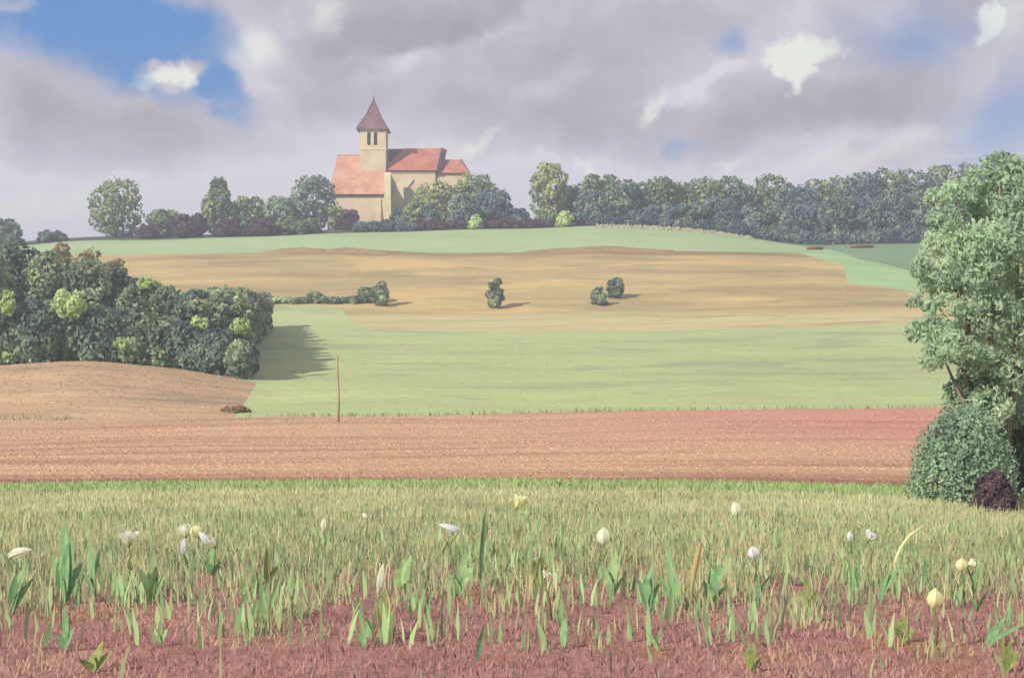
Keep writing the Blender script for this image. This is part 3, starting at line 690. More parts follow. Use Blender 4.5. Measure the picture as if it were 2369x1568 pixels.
# tower
Yt0 = 299.6; tw = 60.5 / F * Yt0; tx0 = cp(832, 300, Yt0)[0]; tx1 = tx0 + tw; td = tw * .98; ty0 = Yt0 - oy; ty1 = ty0 + td
zt = cp(860, 297, Yt0)[2]; zb = cp(860, 395, Yt0)[2]
win = []
wz0 = cp(860, 336, Yt0)[2]; wz1 = cp(860, 306, Yt0)[2]; ww = 8.4 / F * Yt0
for xc in (853.5, 868.8): win.append((cp(xc, 320, Yt0)[0] - ww / 2, cp(xc, 320, Yt0)[0] + ww / 2))
mb = MB()
def wall_holes(mb, xa, xb, y0, y1, z0, z1, holes, h0, h1):
    """front wall with arched holes between heights h0 and h1 (arch included)"""
    mb.box(xa, xb, y0, y1, z0, h0); xs = [xa]
    for a, b in holes: xs += [a, b]
    xs.append(xb)
    for i in range(0, len(xs), 2): mb.box(xs[i], xs[i + 1], y0, y1, h0 + .001, h1)
    for a, b in holes:
        r = (b - a) / 2; cxx = (a + b) / 2; sp = h1 - r; nseg = 8
        for q in range(nseg):
            t0 = math.pi * q / nseg; t1 = math.pi * (q + 1) / nseg
            p = [(cxx + r * math.cos(t0), sp + r * math.sin(t0)), (cxx + r * math.cos(t1), sp + r * math.sin(t1))]
            mb.solid([(p[0][0], y0, p[0][1]), (p[1][0], y0, p[1][1]), (p[1][0], y0, h1), (p[0][0], y0, h1 )], [(p[0][0], y1, p[0][1]), (p[1][0], y1, p[1][1]), (p[1][0], y1, h1), (p[0][0], y1, h1)])
    mb.box(xa, xb, y0, y1, h1 + .001, z1)
th = .5
wall_holes(mb, tx0, tx1, ty0, ty0 + th, zb - 3, zt, win, wz0, wz1)
mb.box(tx0, tx0 + th, ty0 + th, ty1, zb - 3, zt); mb.box(tx0 + th, tx1 - th, ty1 - th, ty1, zb - 3, zt); mb.box(tx1 - th, tx1, ty0 + th, ty1, zb - 3, zt)
tower = mb.build('tower', M['stone'], ch)
for a, b in win:
    mb = MB(); mb.box(a - .1, b + .1, ty0 + th + .01, ty0 + th + .1, wz0 - .1, wz1 + .1); bw = mb.build('belfry_window', M['hole'], tower)
    mb = MB()
    for q in range(5):
        zz = wz0 + .15 + q * (wz1 - wz0 - .7) / 4; mb.solid([(a, ty0 + .25, zz), (b, ty0 + .25, zz), (b, ty0 + .45, zz + .22), (a, ty0 + .45, zz + .22)], [(a, ty0 + .25, zz + .05), (b, ty0 + .25, zz + .05), (b, ty0 + .45, zz + .27), (a, ty0 + .45, zz + .27)])
    mb.build('louvre', M['lead'], tower)
mb = MB(); mb.box(tx0 - .12, tx1 + .12, ty0 - .12, ty1 + .12, wz0 - 1.0, wz0 - .72); mb.build('string_course', M['stone_pale_lit'], tower); mb = MB(); mb.box(tx0 - .16, tx1 + .16, ty0 - .16, ty1 + .16, zt - .3, zt - .02)
mb.build('eaves_course', M['stone_pale_lit'], tower)
# spire: slightly bell-cast pyramid
mb = MB(); za = cp(858, 226, Yt0)[2]; cxs = (tx0 + tx1) / 2 - .05; cys = (ty0 + ty1) / 2
def ring(hw, z): return [(cxs - hw, cys - hw, z), (cxs + hw, cys - hw, z), (cxs + hw, cys + hw, z), (cxs - hw, cys + hw, z)]
hw = tw / 2
rings = [ring(hw + .62, zt - .25), ring(hw + .1, zt + .75), ring(hw * .52, zt + (za - zt) * .48), ring(hw * .13, zt + (za - zt) * .88), ring(.05, za)]
for a, b in zip(rings[:-1], rings[1:]):
    for i in range(4): j = (i + 1) % 4; mb.poly([a[i], a[j], b[j], b[i]])
mb.poly(rings[0][::-1]); mb.poly(rings[-1]); spire = mb.build('spire', M['spire'], ch)
mb = MB(); 
for i in range(4): mb.tube([rings[q][i] for q in range(5)], [.09] * 5, 6)
mb.build('hip_tiles', M['lead'], spire)
mb = MB(); mb.tube([(cxs, cys, za - .3), (cxs, cys, za + .75)], [.12, .05], 6); mb.tube([(cxs - .28, cys, za + .45), (cxs + .28, cys, za + .45)], [.045, .045], 6); mb.build('finial_cross', M['lead'], spire)
# choir with hipped red roof
Yq0 = 300.5; Yq1 = 305.5; Yq2 = 310.5
cx0 = cp(884, 392, Yq0)[0]; cx1 = cp(1007, 392, Yq0)[0]; cz = cp(950, 393, Yq0)[2]; czr = cp(950, 346, Yq1)[2]
mb = MB(); mb.box(cx0 + .3, cx1, Yq0 - oy, Yq2 - oy, GZ, cz - .05)
gx = cp(1020, 346, Yq1)[0] + .15
mb.solid([(cx1 - .5, Yq0 - oy, cz - .049), (cx1, Yq0 - oy, cz - .049), (cx1, Yq2 - oy, cz - .049), (cx1 - .5, Yq2 - oy, cz - .049)],
         [(cx1 - .5, Yq1 - oy - .05, czr - .3), (cx1, Yq1 - oy - .05, czr - .3), (cx1, Yq1 - oy + .05, czr - .3), (cx1 - .5, Yq1 - oy + .05, czr - .3)])
mb.build('choir_wall', M['stone'], ch)
mb = MB(); rl = cp(937, 346, Yq1)[0]; r1 = cp(1021, 346, Yq1)[0]; el = cp(884, 392, Yq0)[0]; er = cp(1010, 392, Yq0)[0]
slab(mb, (el, Yq0 - oy - .5, cz - .35), (er, Yq0 - oy - .5, cz - .35), (r1, Yq1 - oy, czr), (rl, Yq1 - oy, czr))
slab(mb, (er, Yq2 - oy + .5, cz - .35), (el, Yq2 - oy + .5, cz - .35), (rl, Yq1 - oy, czr - .01), (r1, Yq1 - oy, czr - .01))
mb.poly([(el, Yq0 - oy - .5, cz - .25), (el, Yq2 - oy + .5, cz - .25), (rl, Yq1 - oy, czr + .05)])
mb.build('choir_roof', M['roof_red'], ch)
mb = MB()  # shade on the right gable end, put in as dark strips
mb.solid([(er, Yq0 - oy - .55, cz - .45), (er + .22, Yq0 - oy - .55, cz - .45), (r1 + 1.1, Yq1 - oy, czr - .5), (r1, Yq1 - oy, czr + .05)], [(er, Yq0 - oy - .55, cz + .0), (er + .35, Yq0 - oy - .55, cz - .02), (r1 + 1.25, Yq1 - oy, czr - .12), (r1 + .0, Yq1 - oy, czr + .42)])
mb.solid([(er, Yq2 - oy + .55, cz - .45), (er + .22, Yq2 - oy + .55, cz - .45), (r1 + 1.1, Yq1 - oy + .02, czr - .5), (r1, Yq1 - oy + .02, czr + .05)], [(er, Yq2 - oy + .55, cz + .0), (er + .35, Yq2 - oy + .55, cz - .02), (r1 + 1.25, Yq1 - oy + .02, czr - .12), (r1, Yq1 - oy + .02, czr + .42)])
mb.build('gable_shade_strip', M['lead'], ch)
# dark roof linking the tower and the choir
mb = MB(); yl0 = 306.2; lz = cp(915, 347, 308)[2]; lx0 = cp(898, 347, 308)[0]; lx1 = cp(950, 347, 308)[0]; lze = cp(915, 392, 303)[2]
slab(mb, (lx0, 303 - oy, lze), (lx1, 303 - oy, lze), (lx1, 308 - oy, lz), (lx0, 308 - oy, lz)); slab(mb, (lx0, 313 - oy, lze), (lx1, 313 - oy, lze), (lx1, 308 - oy, lz - .01), (lx0, 308 - oy, lz - .01))
mb.build('link_roof', M['slate'], ch)
# low end bay (sanctuary) with hipped right end
Ya0 = 301.2; Ya1 = 305.3; Ya2 = 309.4
ax0 = cx1 + .02; ax1 = cp(1080, 402, Ya0)[0]; az = cp(1040, 402, Ya0)[2]; azr = cp(1040, 372, Ya1)[2]
mb = MB(); mb.box(ax0, ax1, Ya0 - oy, Ya2 - oy, GZ, az); mb.build('sanctuary_wall', M['stone'], ch)
mb = MB(); arx = cp(1066, 372, Ya1)[0]; aer = cp(1086, 402, Ya0)[0]
slab(mb, (ax0 + .3, Ya0 - oy - .4, az - .1), (aer, Ya0 - oy - .4, az - .1), (arx, Ya1 - oy, azr), (ax0 + .3, Ya1 - oy, azr))
slab(mb, (aer, Ya2 - oy + .4, az - .1), (ax0 + .3, Ya2 - oy + .4, az - .1), (ax0 + .3, Ya1 - oy, azr - .01), (arx, Ya1 - oy, azr - .01))
mb.poly([(aer, Ya0 - oy - .4, az + .1), (aer, Ya2 - oy + .4, az + .1), (arx, Ya1 - oy, azr + .1)])
sr = mb.build('sanctuary_roof', M['roof_red'], ch)
mb = MB(); mb.tube([(aer, Ya0 - oy - .4, az + .1), (arx + .1, Ya1 - oy, azr + .3)], [.16, .16], 6); mb.tube([(aer, Ya2 - oy + .4, az + .1), (arx + .1, Ya1 - oy, azr + .3)], [.16, .16], 6); mb.build('hip_tiles', M['lead'], sr)
# buttresses: tall corner one tinted pale as lit, a big curved one beside it, a slim one on the nave
bx0 = cp(889.5, 400, Yn)[0]; bx1 = cp(904, 400, Yn)[0]; bz = cp(895, 394, Yn)[2]
mb = MB(); mb.solid([(bx0, Yn - oy - .9, GZ), (bx1 + .15, Yn - oy - .9, GZ), (bx1 + .15, Yn - oy + 1.0, GZ), (bx0, Yn - oy + 1.0, GZ)], [(bx0, Yn - oy - .5, bz - 1.0), (bx1, Yn - oy - .5, bz - 1.0), (bx1, Yn - oy + 1.0, bz - .3), (bx0, Yn - oy + 1.0, bz - .3)])
mb.build('buttress', M['stone_pale_lit'], ch)
mb = MB()
cur = [(906, 522), (906, 480), (908, 455), (914, 437), (924, 424), (936, 416), (950, 412)]; cur2 = [(936, 522), (934, 490), (935, 466), (938, 448), (943, 434), (950, 425), (957, 416)]
Yb = 300.2
for i in range(len(cur) - 1):
    q = [cp(*cur[i], Yb), cp(*cur2[i], Yb), cp(*cur2[i + 1], Yb), cp(*cur[i + 1], Yb)]
    mb.solid(q, [(p[0], Yq0 - oy - .01, p[2]) for p in q])
mb.build('curved_buttress', M['stone_pale_lit'], ch)
mb = MB(); sx = cp(872, 450, Yn)[0]; mb.solid([(sx, Yn - oy - .8, GZ), (sx + .9, Yn - oy - .8, GZ), (sx + .9, Yn - oy, GZ), (sx, Yn - oy, GZ)], [(sx, Yn - oy - .15, ze - 1.5), (sx + .9, Yn - oy - .15, ze - 1.5), (sx + .9, Yn - oy, ze - 1.1), (sx, Yn - oy, ze - 1.1)])
mb.build('buttress', M['stone'], ch)
mb = MB(); mb.box(cx0 + .6, cx1 + .05, Yq0 - oy - .14, Yq0 - oy, cz - .75, cz - .5); mb.build('cornice', M['stone_pale_lit'], ch)

# ------------------------------------------------------------------ brown bank along the top of the golden field, logs, pole
def bank(x0, x1, row, h, label):
    xs = np.linspace(x0, x1, 40); V = []; prof = [(-1.6, 0), (-1.0, .55), (-.3, .95), (.4, 1), (1.1, .6), (1.8, 0)]
    rb = random.Random(int(x0)); 
    for i, x in enumerate(xs):
        s = math.sin(math.pi * i / 39) ** .5 * (1 + .12 * math.sin(i * .35)); p = at(x, I(x, row))
        for dy, z in prof: y = p.y + dy; V.append(((x - CX) / F * y, y, float(zfun(x, y)) + z * h * s - .02))
    n = len(prof); Q = [(i * n + j, (i + 1) * n + j, (i + 1) * n + j + 1, i * n + j + 1) for i in range(39) for j in range(n - 1)]
    return tag(mesh_np('earth_bank', V, Q, M['earth'], smooth=True), label, 'earth bank', 'brown earth banks above the golden field')
M['earth'] = field_mat('brown_earth', (176, 150, 106), (150, 124, 88), (192, 166, 118), (.3, .5, .5), (1, 1.5, 1), None)
bank(642, 752, [(642, 580), (752, 582)], .5, 'short brown hump of earth at the upper left edge of the golden field')
bank(752, 905, [(752, 580), (905, 585)], .45, 'brown hump of earth below the church at the upper edge of the golden field')
bank(1215, 1560, [(1215, 584), (1400, 577), (1560, 583)], .5, 'long brown earth bank right of centre along the upper edge of the golden field')
M['wood'] = bark_mat('weathered_wood', (196, 184, 156), (166, 150, 128))
M['log'] = bark_mat('log_bark', (150, 116, 82), (112, 84, 62))
for xa, xb, rw, lab in [(1866, 1904, 578, 'short brown felled log lying in the grass before the wood'), (1966, 2020, 574, 'long brown felled log lying at the foot of the pale trunk')]:
    p = at(xa, rw); q = on(xb, p.y + .6); g = empty('felled_log', (p + q) / 2, lab, 'log', 'felled logs by the wood'); c = g.location
    d = (q - p) / 2; mb = MB(); mb.tube([-d + Vector((0, 0, .28)), Vector((0, .05, .33)), d + Vector((0, 0, .28))], [.3, .27, .22], 10); mb.tube([Vector((.3, 0, .3)), Vector((.75, -.35, .6))], [.1, .05], 6); mb.build('log', M['log'], g, smooth=True)
    mb = MB(); mb.tube([-d + Vector((0, 0, .28)) + d.normalized() * -.02, -d + Vector((0, 0, .28)) + d.normalized() * -.05], [.27, .25], 10); mb.build('cut_end', M['pale_bark'], g)
p = at(782, 976); hp = (CY - 822) / F * p.y - p.z
mb = MB(); mb.tube([(0, 0, -.4), (.03, 0, hp * .35), (-.02, 0, hp * .7), (-.06, 0, hp)], [.085, .075, .062, .05], 10)
po = mb.build('wooden_pole', M['wood'], smooth=True); po.location = p; tag(po, 'thin weathered wooden pole standing where the green field meets the ploughed field', 'pole')

# ------------------------------------------------------------------ the tree and bushes at the right edge
def bough(pts, r0, r1, mb, n=8): mb.tube(pts, [r0 + (r1 - r0) * i / (len(pts) - 1) for i in range(len(pts))], n)
Yw = 33.0
g = empty('willow_tree', on(2290, Yw), 'tall loose light green tree with several thin stems filling the right edge of the picture', 'tree')
bz_ = g.location
def rp(x, row, dy=0.0): Y = Yw + dy; return ((x - CX) / F * Y - bz_.x, Y - bz_.y, (CY - row) / F * Y - bz_.z)
lob = []
rl_ = random.Random(11)
spec = [(2310, 388, 44, 34), (2345, 410, 46, 44), (2268, 418, 36, 28), (2212, 440, 30, 24), (2300, 470, 60, 44), (2370, 490, 56, 56), (2232, 490, 52, 40), (2180, 505, 34, 28), (2150, 570, 28, 30), (2190, 570, 50, 44),
        (2245, 560, 50, 44), (2300, 560, 50, 48), (2360, 600, 50, 56), (2180, 640, 44, 36), (2250, 650, 56, 46), (2335, 690, 50, 56), (2150, 690, 44, 24), (2195, 720, 52, 36), (2255, 750, 50, 42), (2330, 780, 50, 50),
        (2150, 760, 34, 30), (2195, 800, 50, 36), (2260, 830, 48, 40), (2340, 860, 40, 44), (2420, 560, 80, 90), (2430, 720, 80, 90), (2420, 450, 60, 60), (2148, 835, 26, 22), (2118, 700, 20, 10), (2128, 620, 26, 24), (2126, 765, 26, 22), (2160, 455, 26, 20), (2290, 940, 50, 44), (2270, 620, 50, 50), (2300, 720, 50, 50), (2295, 860, 44, 44), (2350, 940, 44, 44)]
for x, y, rx, ry in spec:
    p = rp(x + rl_.uniform(-6, 6), y, rl_.uniform(-1.3, 1.3)); s_ = Yw / F
    lob.append((p[0], p[1], p[2], rx * s_, (rx + ry) / 2 * s_, ry * s_))
V, Q, T = leaves(lob, 26000, .075, 5, droop=.8, aspect=2.2, spread=.9, shell=(.55, 1.18)); mesh_np('crown', V, Q, M['lf_willow'], g, face_attr=T)
mb = MB()
bough([rp(2290, 1160), rp(2285, 1050), rp(2262, 980), rp(2235, 860, .3), rp(2240, 740, .3), rp(2215, 640), rp(2200, 520)], .11, .02, mb)
bough([rp(2296, 1160), rp(2300, 1040), rp(2308, 900), rp(2290, 780), rp(2300, 640), rp(2310, 500), rp(2315, 400)], .11, .02, mb)
bough([rp(2305, 1160), rp(2330, 1000), rp(2350, 850), rp(2355, 700), rp(2350, 520), rp(2345, 420)], .12, .02, mb)
bough([rp(2262, 990), rp(2230, 930), rp(2210, 890), rp(2180, 820)], .07, .02, mb, 6)
bough([rp(2240, 740), rp(2220, 700), rp(2190, 690), rp(2120, 700)], .05, .015, mb, 6)
bough([rp(2235, 860), rp(2200, 830), rp(2150, 860)], .04, .01, mb, 6)
bough([rp(2275, 640), rp(2255, 590), rp(2240, 560), rp(2215, 470)], .06, .015, mb, 6)
bough([rp(2240, 740), rp(2205, 660), rp(2165, 590)], .05, .012, mb, 6)
mb.build('trunk', bark_mat('willow_bark', (166, 144, 126), (124, 108, 98)), g, smooth=True)
# darker tree behind it
tree('dark_tree', 2350, None, 362, 190, 'oval', M['lf_bush'], 'darker green tree showing behind the light green one at the right edge', 'tree', dist=39, leaf=.12, n=14000, k=26, clear=.12, tr=.16)
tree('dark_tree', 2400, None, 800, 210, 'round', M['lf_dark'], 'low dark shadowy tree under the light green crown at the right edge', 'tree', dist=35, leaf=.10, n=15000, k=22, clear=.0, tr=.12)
tree('elder_bush', 2262, None, 850, 170, 'oval', M['lf_bush'], 'upright mid green bush behind the round one under the light green tree', 'bush', dist=33.5, leaf=.08, shell=(.5, 1.2), n=16000, k=20, tr=.06)
tree('round_bush', 2226, None, 962, 206, 'dome', M['lf_bush'], 'large round green bush at the foot of the light green tree', 'bush', dist=31.2, leaf=.065, n=28000, k=40, shell=(.5, 1.4), spread=1.0, tr=.07)
tree('dark_gap_clump', 2300, None, 1090, 100, 'dome', M['lf_plum'], 'low dark plum leaves for the gap at the foot of the round green bush', 'bush', dist=29.6, leaf=.06, n=8000, k=12, tr=.04)  # dark gap under the foliage, put in as plum leaves

# ------------------------------------------------------------------ grass
def blades(n, ymin, ymax, h, wd, seed, mat, name, dens=1.0, xpad=600, lean=.35, mask=None, tintf=None, clump=0):
    r = np.random.default_rng(seed); u = r.random(n)
    Y = (ymin ** (2 - dens) + u * (ymax ** (2 - dens) - ymin ** (2 - dens))) ** (1 / (2 - dens))
    x = r.uniform(-xpad, 2369 + xpad, n)
    if clump:
        cxk = r.uniform(-xpad, 2369 + xpad, clump); cyk = r.uniform(ymin, ymax, clump); kidx = r.integers(0, clump, n); cl = r.random(n) < .5
        x = np.where(cl, cxk[kidx] + r.normal(size=n) * 300 / cyk[kidx], x); Y = np.where(cl, np.clip(cyk[kidx] + r.normal(size=n) * .12, ymin, ymax), Y)
    if mask is not None:
        kp = mask(x, Y, r); x = x[kp]; Y = Y[kp]; n = len(x)
    X = (x - CX) / F * Y; Z = zfun(x, Y); B = np.stack([X, Y, Z - .02], 1)
    ang = r.uniform(0, 2 * np.pi, n); la = r.uniform(0, 2 * np.pi, n); H = h(Y, r, n); W = wd * r.uniform(.6, 1.4, n) * (1 + Y / 30)
    sd_ = np.stack([np.cos(ang), np.sin(ang) * .5, ang * 0], 1) * W[:, None] / 2
    ln = np.stack([np.cos(la), np.sin(la), la * 0], 1) * (H * r.uniform(.1, 1, n) * lean)[:, None]
    up = np.zeros((n, 3)); up[:, 2] = H
    m1_ = B + up * .5 + ln * .3; tp = B + up + ln
    V = np.stack([B - sd_ * .7, B + sd_ * .7, m1_ + sd_, m1_ - sd_, tp + sd_ * .15, tp - sd_ * .15], 1).reshape(-1, 3)
    b = np.arange(n)[:, None] * 6; Q = np.concatenate([b + [0, 1, 2, 3], b + [3, 2, 4, 5]], 1).reshape(-1, 4)
    T = tintf(X, Y, r, n) if tintf else r.random(n)
    o = mesh_np(name, V, Q, mat, face_attr=np.repeat(np.clip(T, 0, 1), 2)); return o

def patchy(X, Y, s, ph): return .5 + .5 * np.sin(X * s + ph + 2 * np.sin(Y * s * .6 + ph)) * np.sin(Y * s * .8 + ph * 2 + np.sin(X * s * 1.7))
M['gr_green'] = leaf_mat('meadow_grass', (145, 150, 113), (175, 179, 135), (206, 209, 163), .4, 2.0, .7, patch_=.9, ps=.8)
M['gr_red'] = leaf_mat('sorrel_grass', (164, 120, 116), (188, 144, 136), (196, 166, 138), .4, 1.8, .7, patch_=.9, ps=.9)
M['gr_mix'] = leaf_mat('fresh_meadow_grass', (128, 146, 108), (152, 166, 122), (182, 188, 138), .4, 1.6, .6)
tag(blades(165000, 8.5, 34, lambda Y, r, n: r.uniform(.07, .19, n), .010, 21, M['gr_green'], 'meadow_grass', dens=.6, lean=.5,
       tintf=lambda X, Y, r, n: .25 + .45 * patchy(X, Y, .8, 1) * r.random(n) + .35 * np.clip((Y - 14) / 20, 0, 1) + r.uniform(-.12, .12, n),
       mask=lambda x, Y, r: Y + 8 * (patchy((x - CX) / F * Y, Y * .3, 3.1, 2) - .5) + 3 * (patchy((x - CX) / F * Y, Y * .2, 8, 5) - .5) + r.normal(size=len(x)) * .9 > 13.9),
    'pale green and straw coloured meadow grass', 'grass', None, 'stuff')
tag(blades(78000, 5.5, 19, lambda Y, r, n: r.uniform(.02, .08, n), .009, 22, M['gr_red'], 'sorrel_grass', dens=1.1, lean=.6,
       tintf=lambda X, Y, r, n: r.random(n) * .6 + .4 * (patchy(X, Y, 1.5, 4) > .7)), 'reddish low grass over bare soil at the front of the meadow', 'grass', None, 'stuff')
tag(blades(13500, 6.5, 24, lambda Y, r, n: r.uniform(.10, .26, n), .014, 23, M['gr_mix'], 'tall_grass', dens=.9, lean=.35, clump=420,
       mask=lambda x, Y, r: r.random(len(x)) < np.clip((Y - 8.5) / 6, .04, 1)), 'scattered taller green grass blades in the meadow', 'grass', None, 'stuff')
# bright fringe on the meadow's far edge
tag(blades(33000, 31.5, 35.0, lambda Y, r, n: r.uniform(.10, .24, n), .012, 24, leaf_mat('fringe_grass', (120, 150, 92), (164, 196, 122), (196, 222, 150), .4, 1.7, .7), 'fringe_grass', dens=0, lean=.5,
       mask=lambda x, Y, r: Y < np.interp(x, XC, B1)), 'bright green fringe of grass along the far edge of the meadow', 'grass', None, 'stuff')

tag(blades(9000, 260.5, 264.8, lambda Y, r, n: r.uniform(.15, .55, n), .03, 31, M['dry'], 'dry_grass', dens=0, lean=.3, mask=lambda x, Y, r: (x > 1380) & (x < 1740)), 'pale dry grass along the foot of the wood', 'grass', None, 'stuff')

tag(blades(16000, 80, 88, lambda Y, r, n: r.uniform(.12, .35, n), .012, 33, leaf_mat('verge_leaves', (104, 108, 84), (134, 136, 104), (168, 166, 124), .3, 1.4, .4), 'verge_grass', dens=0, lean=.5,
       mask=lambda x, Y, r: (abs(Y - np.interp(x, XC, B2g)) < np.where((x > 690) & (x < 1500), .5, .22)) & (x > 535) & (x < 2369)), 'dark grassy verge between the green field and the ploughed field', 'grass', None, 'stuff')
tag(blades(9000, 78, 92, lambda Y, r, n: r.uniform(.1, .3, n), .014, 34, leaf_mat('strip_leaves', (84, 112, 78), (112, 140, 96), (140, 160, 112), .3, 1.4, .4), 'grass_strip', dens=0, lean=.5,
       mask=lambda x, Y, r: (Y > np.interp(x, XC, B2g) - .3) & (Y < np.interp(x, XC, B2g) + 3.2 * np.clip((230 - x) / 230, 0, 1)) & (x < 230)), 'strip of green grass at the left foot of the tan rise', 'grass', None, 'stuff')

tag(blades(2600, 11, 30, lambda Y, r, n: r.uniform(.2, .4, n), .006, 35, leaf_mat('seed_leaves', (176, 160, 120), (198, 184, 140), (214, 206, 166), .3, 1.5, .5), 'seeding_grass', dens=.9, lean=.4, clump=160),
    'thin straw coloured seeding grass stalks among the meadow grass', 'grass', None, 'stuff')
M['pl_green'] = leaf_mat('blade_green', (110, 150, 106), (130, 170, 120), (150, 186, 130), .4, 1.7, .6)
M['pl_lime'] = leaf_mat('blade_lime', (138, 152, 92), (160, 176, 106), (178, 192, 122), .4, 1.4, .6)
M['pl_pale'] = leaf_mat('blade_pale', (124, 156, 104), (154, 182, 128), (174, 198, 142), .4, 1.8, .6)
tag(blades(1900, 9, 24, lambda Y, r, n: r.uniform(.14, .30, n), .026, 36, M['pl_pale'], 'broad_grass', dens=.9, lean=.3, clump=150),
    'broad pale green grass blades in loose clumps across the meadow', 'grass', None, 'stuff')
# texture of the far fields: tufts, stubble, clods
def inside(lo, hi): return lambda x, Y, r: (Y > np.interp(x, XC, lo)) & (Y < np.interp(x, XC, hi))
tag(blades(30000, 84, 150, lambda Y, r, n: r.uniform(.02, .07, n), .012, 41, leaf_mat('pasture_leaves', (182, 196, 138), (204, 220, 156), (222, 230, 170), .3, 1.35, .97, patch_=1.0, ps=.08), 'pasture_tufts', dens=.4, lean=.9,
       mask=lambda x, Y, r: (x > 536) & inside(np.where(XC < 592, TL, B2g), B3)(x, Y, r)), 'short tufts of grass over the broad green field', 'grass', None, 'stuff')
def clods(n, name, mat, lo, hi, ymin, ymax, x0, x1, seed):
    r = np.random.default_rng(seed); Y = (ymin ** 1.5 + r.random(n) * (ymax ** 1.5 - ymin ** 1.5)) ** (1 / 1.5); x = r.uniform(x0, x1, n)
    row_ = np.round(Y / .55) * .55 + r.normal(size=n) * .1; Y = np.where(r.random(n) < .6, row_, Y); k = inside(lo, hi)(x, Y, r); x = x[k]; Y = Y[k]; n = len(x)
    P = np.stack([(x - CX) / F * Y, Y, zfun(x, Y)], 1); s_ = r.uniform(.02, .06, n)[:, None] * (1 + Y[:, None] / 120); a = r.uniform(0, 6.28, n)
    ax = np.stack([np.cos(a), np.sin(a), a * 0], 1) * s_ * r.uniform(.8, 1.8, (n, 1)); ay = np.stack([-np.sin(a), np.cos(a), a * 0], 1) * s_; up = np.zeros((n, 3)); up[:, 2] = s_[:, 0] * r.uniform(.5, 1, n)
    V = np.stack([P - ax, P - ay, P + ax, P + ay, P + up + ax * .2], 1).reshape(-1, 3); b = np.arange(n)[:, None] * 5
    Q = np.concatenate([b + [0, 1, 4], b + [1, 2, 4], b + [2, 3, 4], b + [3, 0, 4]], 1).reshape(-1, 3)
    return mesh_np(name, V, Q, mat)
tag(clods(22000, 'soil_clods', M['plough'], B1, B2g, 34, 90, -300, 2600, 51), 'clods of turned soil over the ploughed field', 'soil', None, 'stuff')
tag(clods(5000, 'stubble_clods', M['tan'], np.where(XC < 540, B2g, LN), TL, 80, 108, -300, 592, 52), 'clods of soil over the tan rise', 'soil', None, 'stuff')

# broad-leaved plants standing out of the grass
def plant(x, row_top, row_bot, width, mat, label, name, lean=0.0, nb=5, seed=0):
    p = at(x, row_bot); H = (CY - row_top) / F * p.y - p.z; W = width / F * p.y; r = random.Random(seed + int(x)); V = []; Q = []; T = []
    for i in range(nb):
        f = (i / (nb - 1) - .5) if nb > 1 else 0; h = H * (1 - .35 * abs(f) * 2 * r.uniform(.5, 1)) * (1 if i == nb // 2 else r.uniform(.6, .95))
        tx = f * W * .9 + lean * W; ty = r.uniform(-.5, .5) * W * .6; bw = max(.016, W * (.36 if nb > 1 else .6)); a = r.uniform(-.7, .7)
        seg = 7
        for s in range(seg + 1):
            t = s / seg; wv_ = bw * (math.sin(math.pi * min(1, t * .93 + .05)) ** .75) * .5; c = Vector((tx * t ** 1.5, ty * t ** 1.5, h * t - .12 * h * t * t * abs(f)))
            dx = Vector((math.cos(a), math.sin(a), 0)) * wv_; V += [c - dx, c + Vector((0, .2 * wv_, 0)), c + dx]
        b = i * (seg + 1) * 3
        for s in range(seg):
            for q in (0, 1): k0 = b + s * 3 + q; Q.append((k0, k0 + 1, k0 + 4, k0 + 3)); T.append(r.uniform(.2, .8))
    o = mesh_np(name, V, Q, mat, face_attr=T, smooth=True, loc=p); tag(o, label, 'plant', 'broad-leaved plants in the meadow'); return o
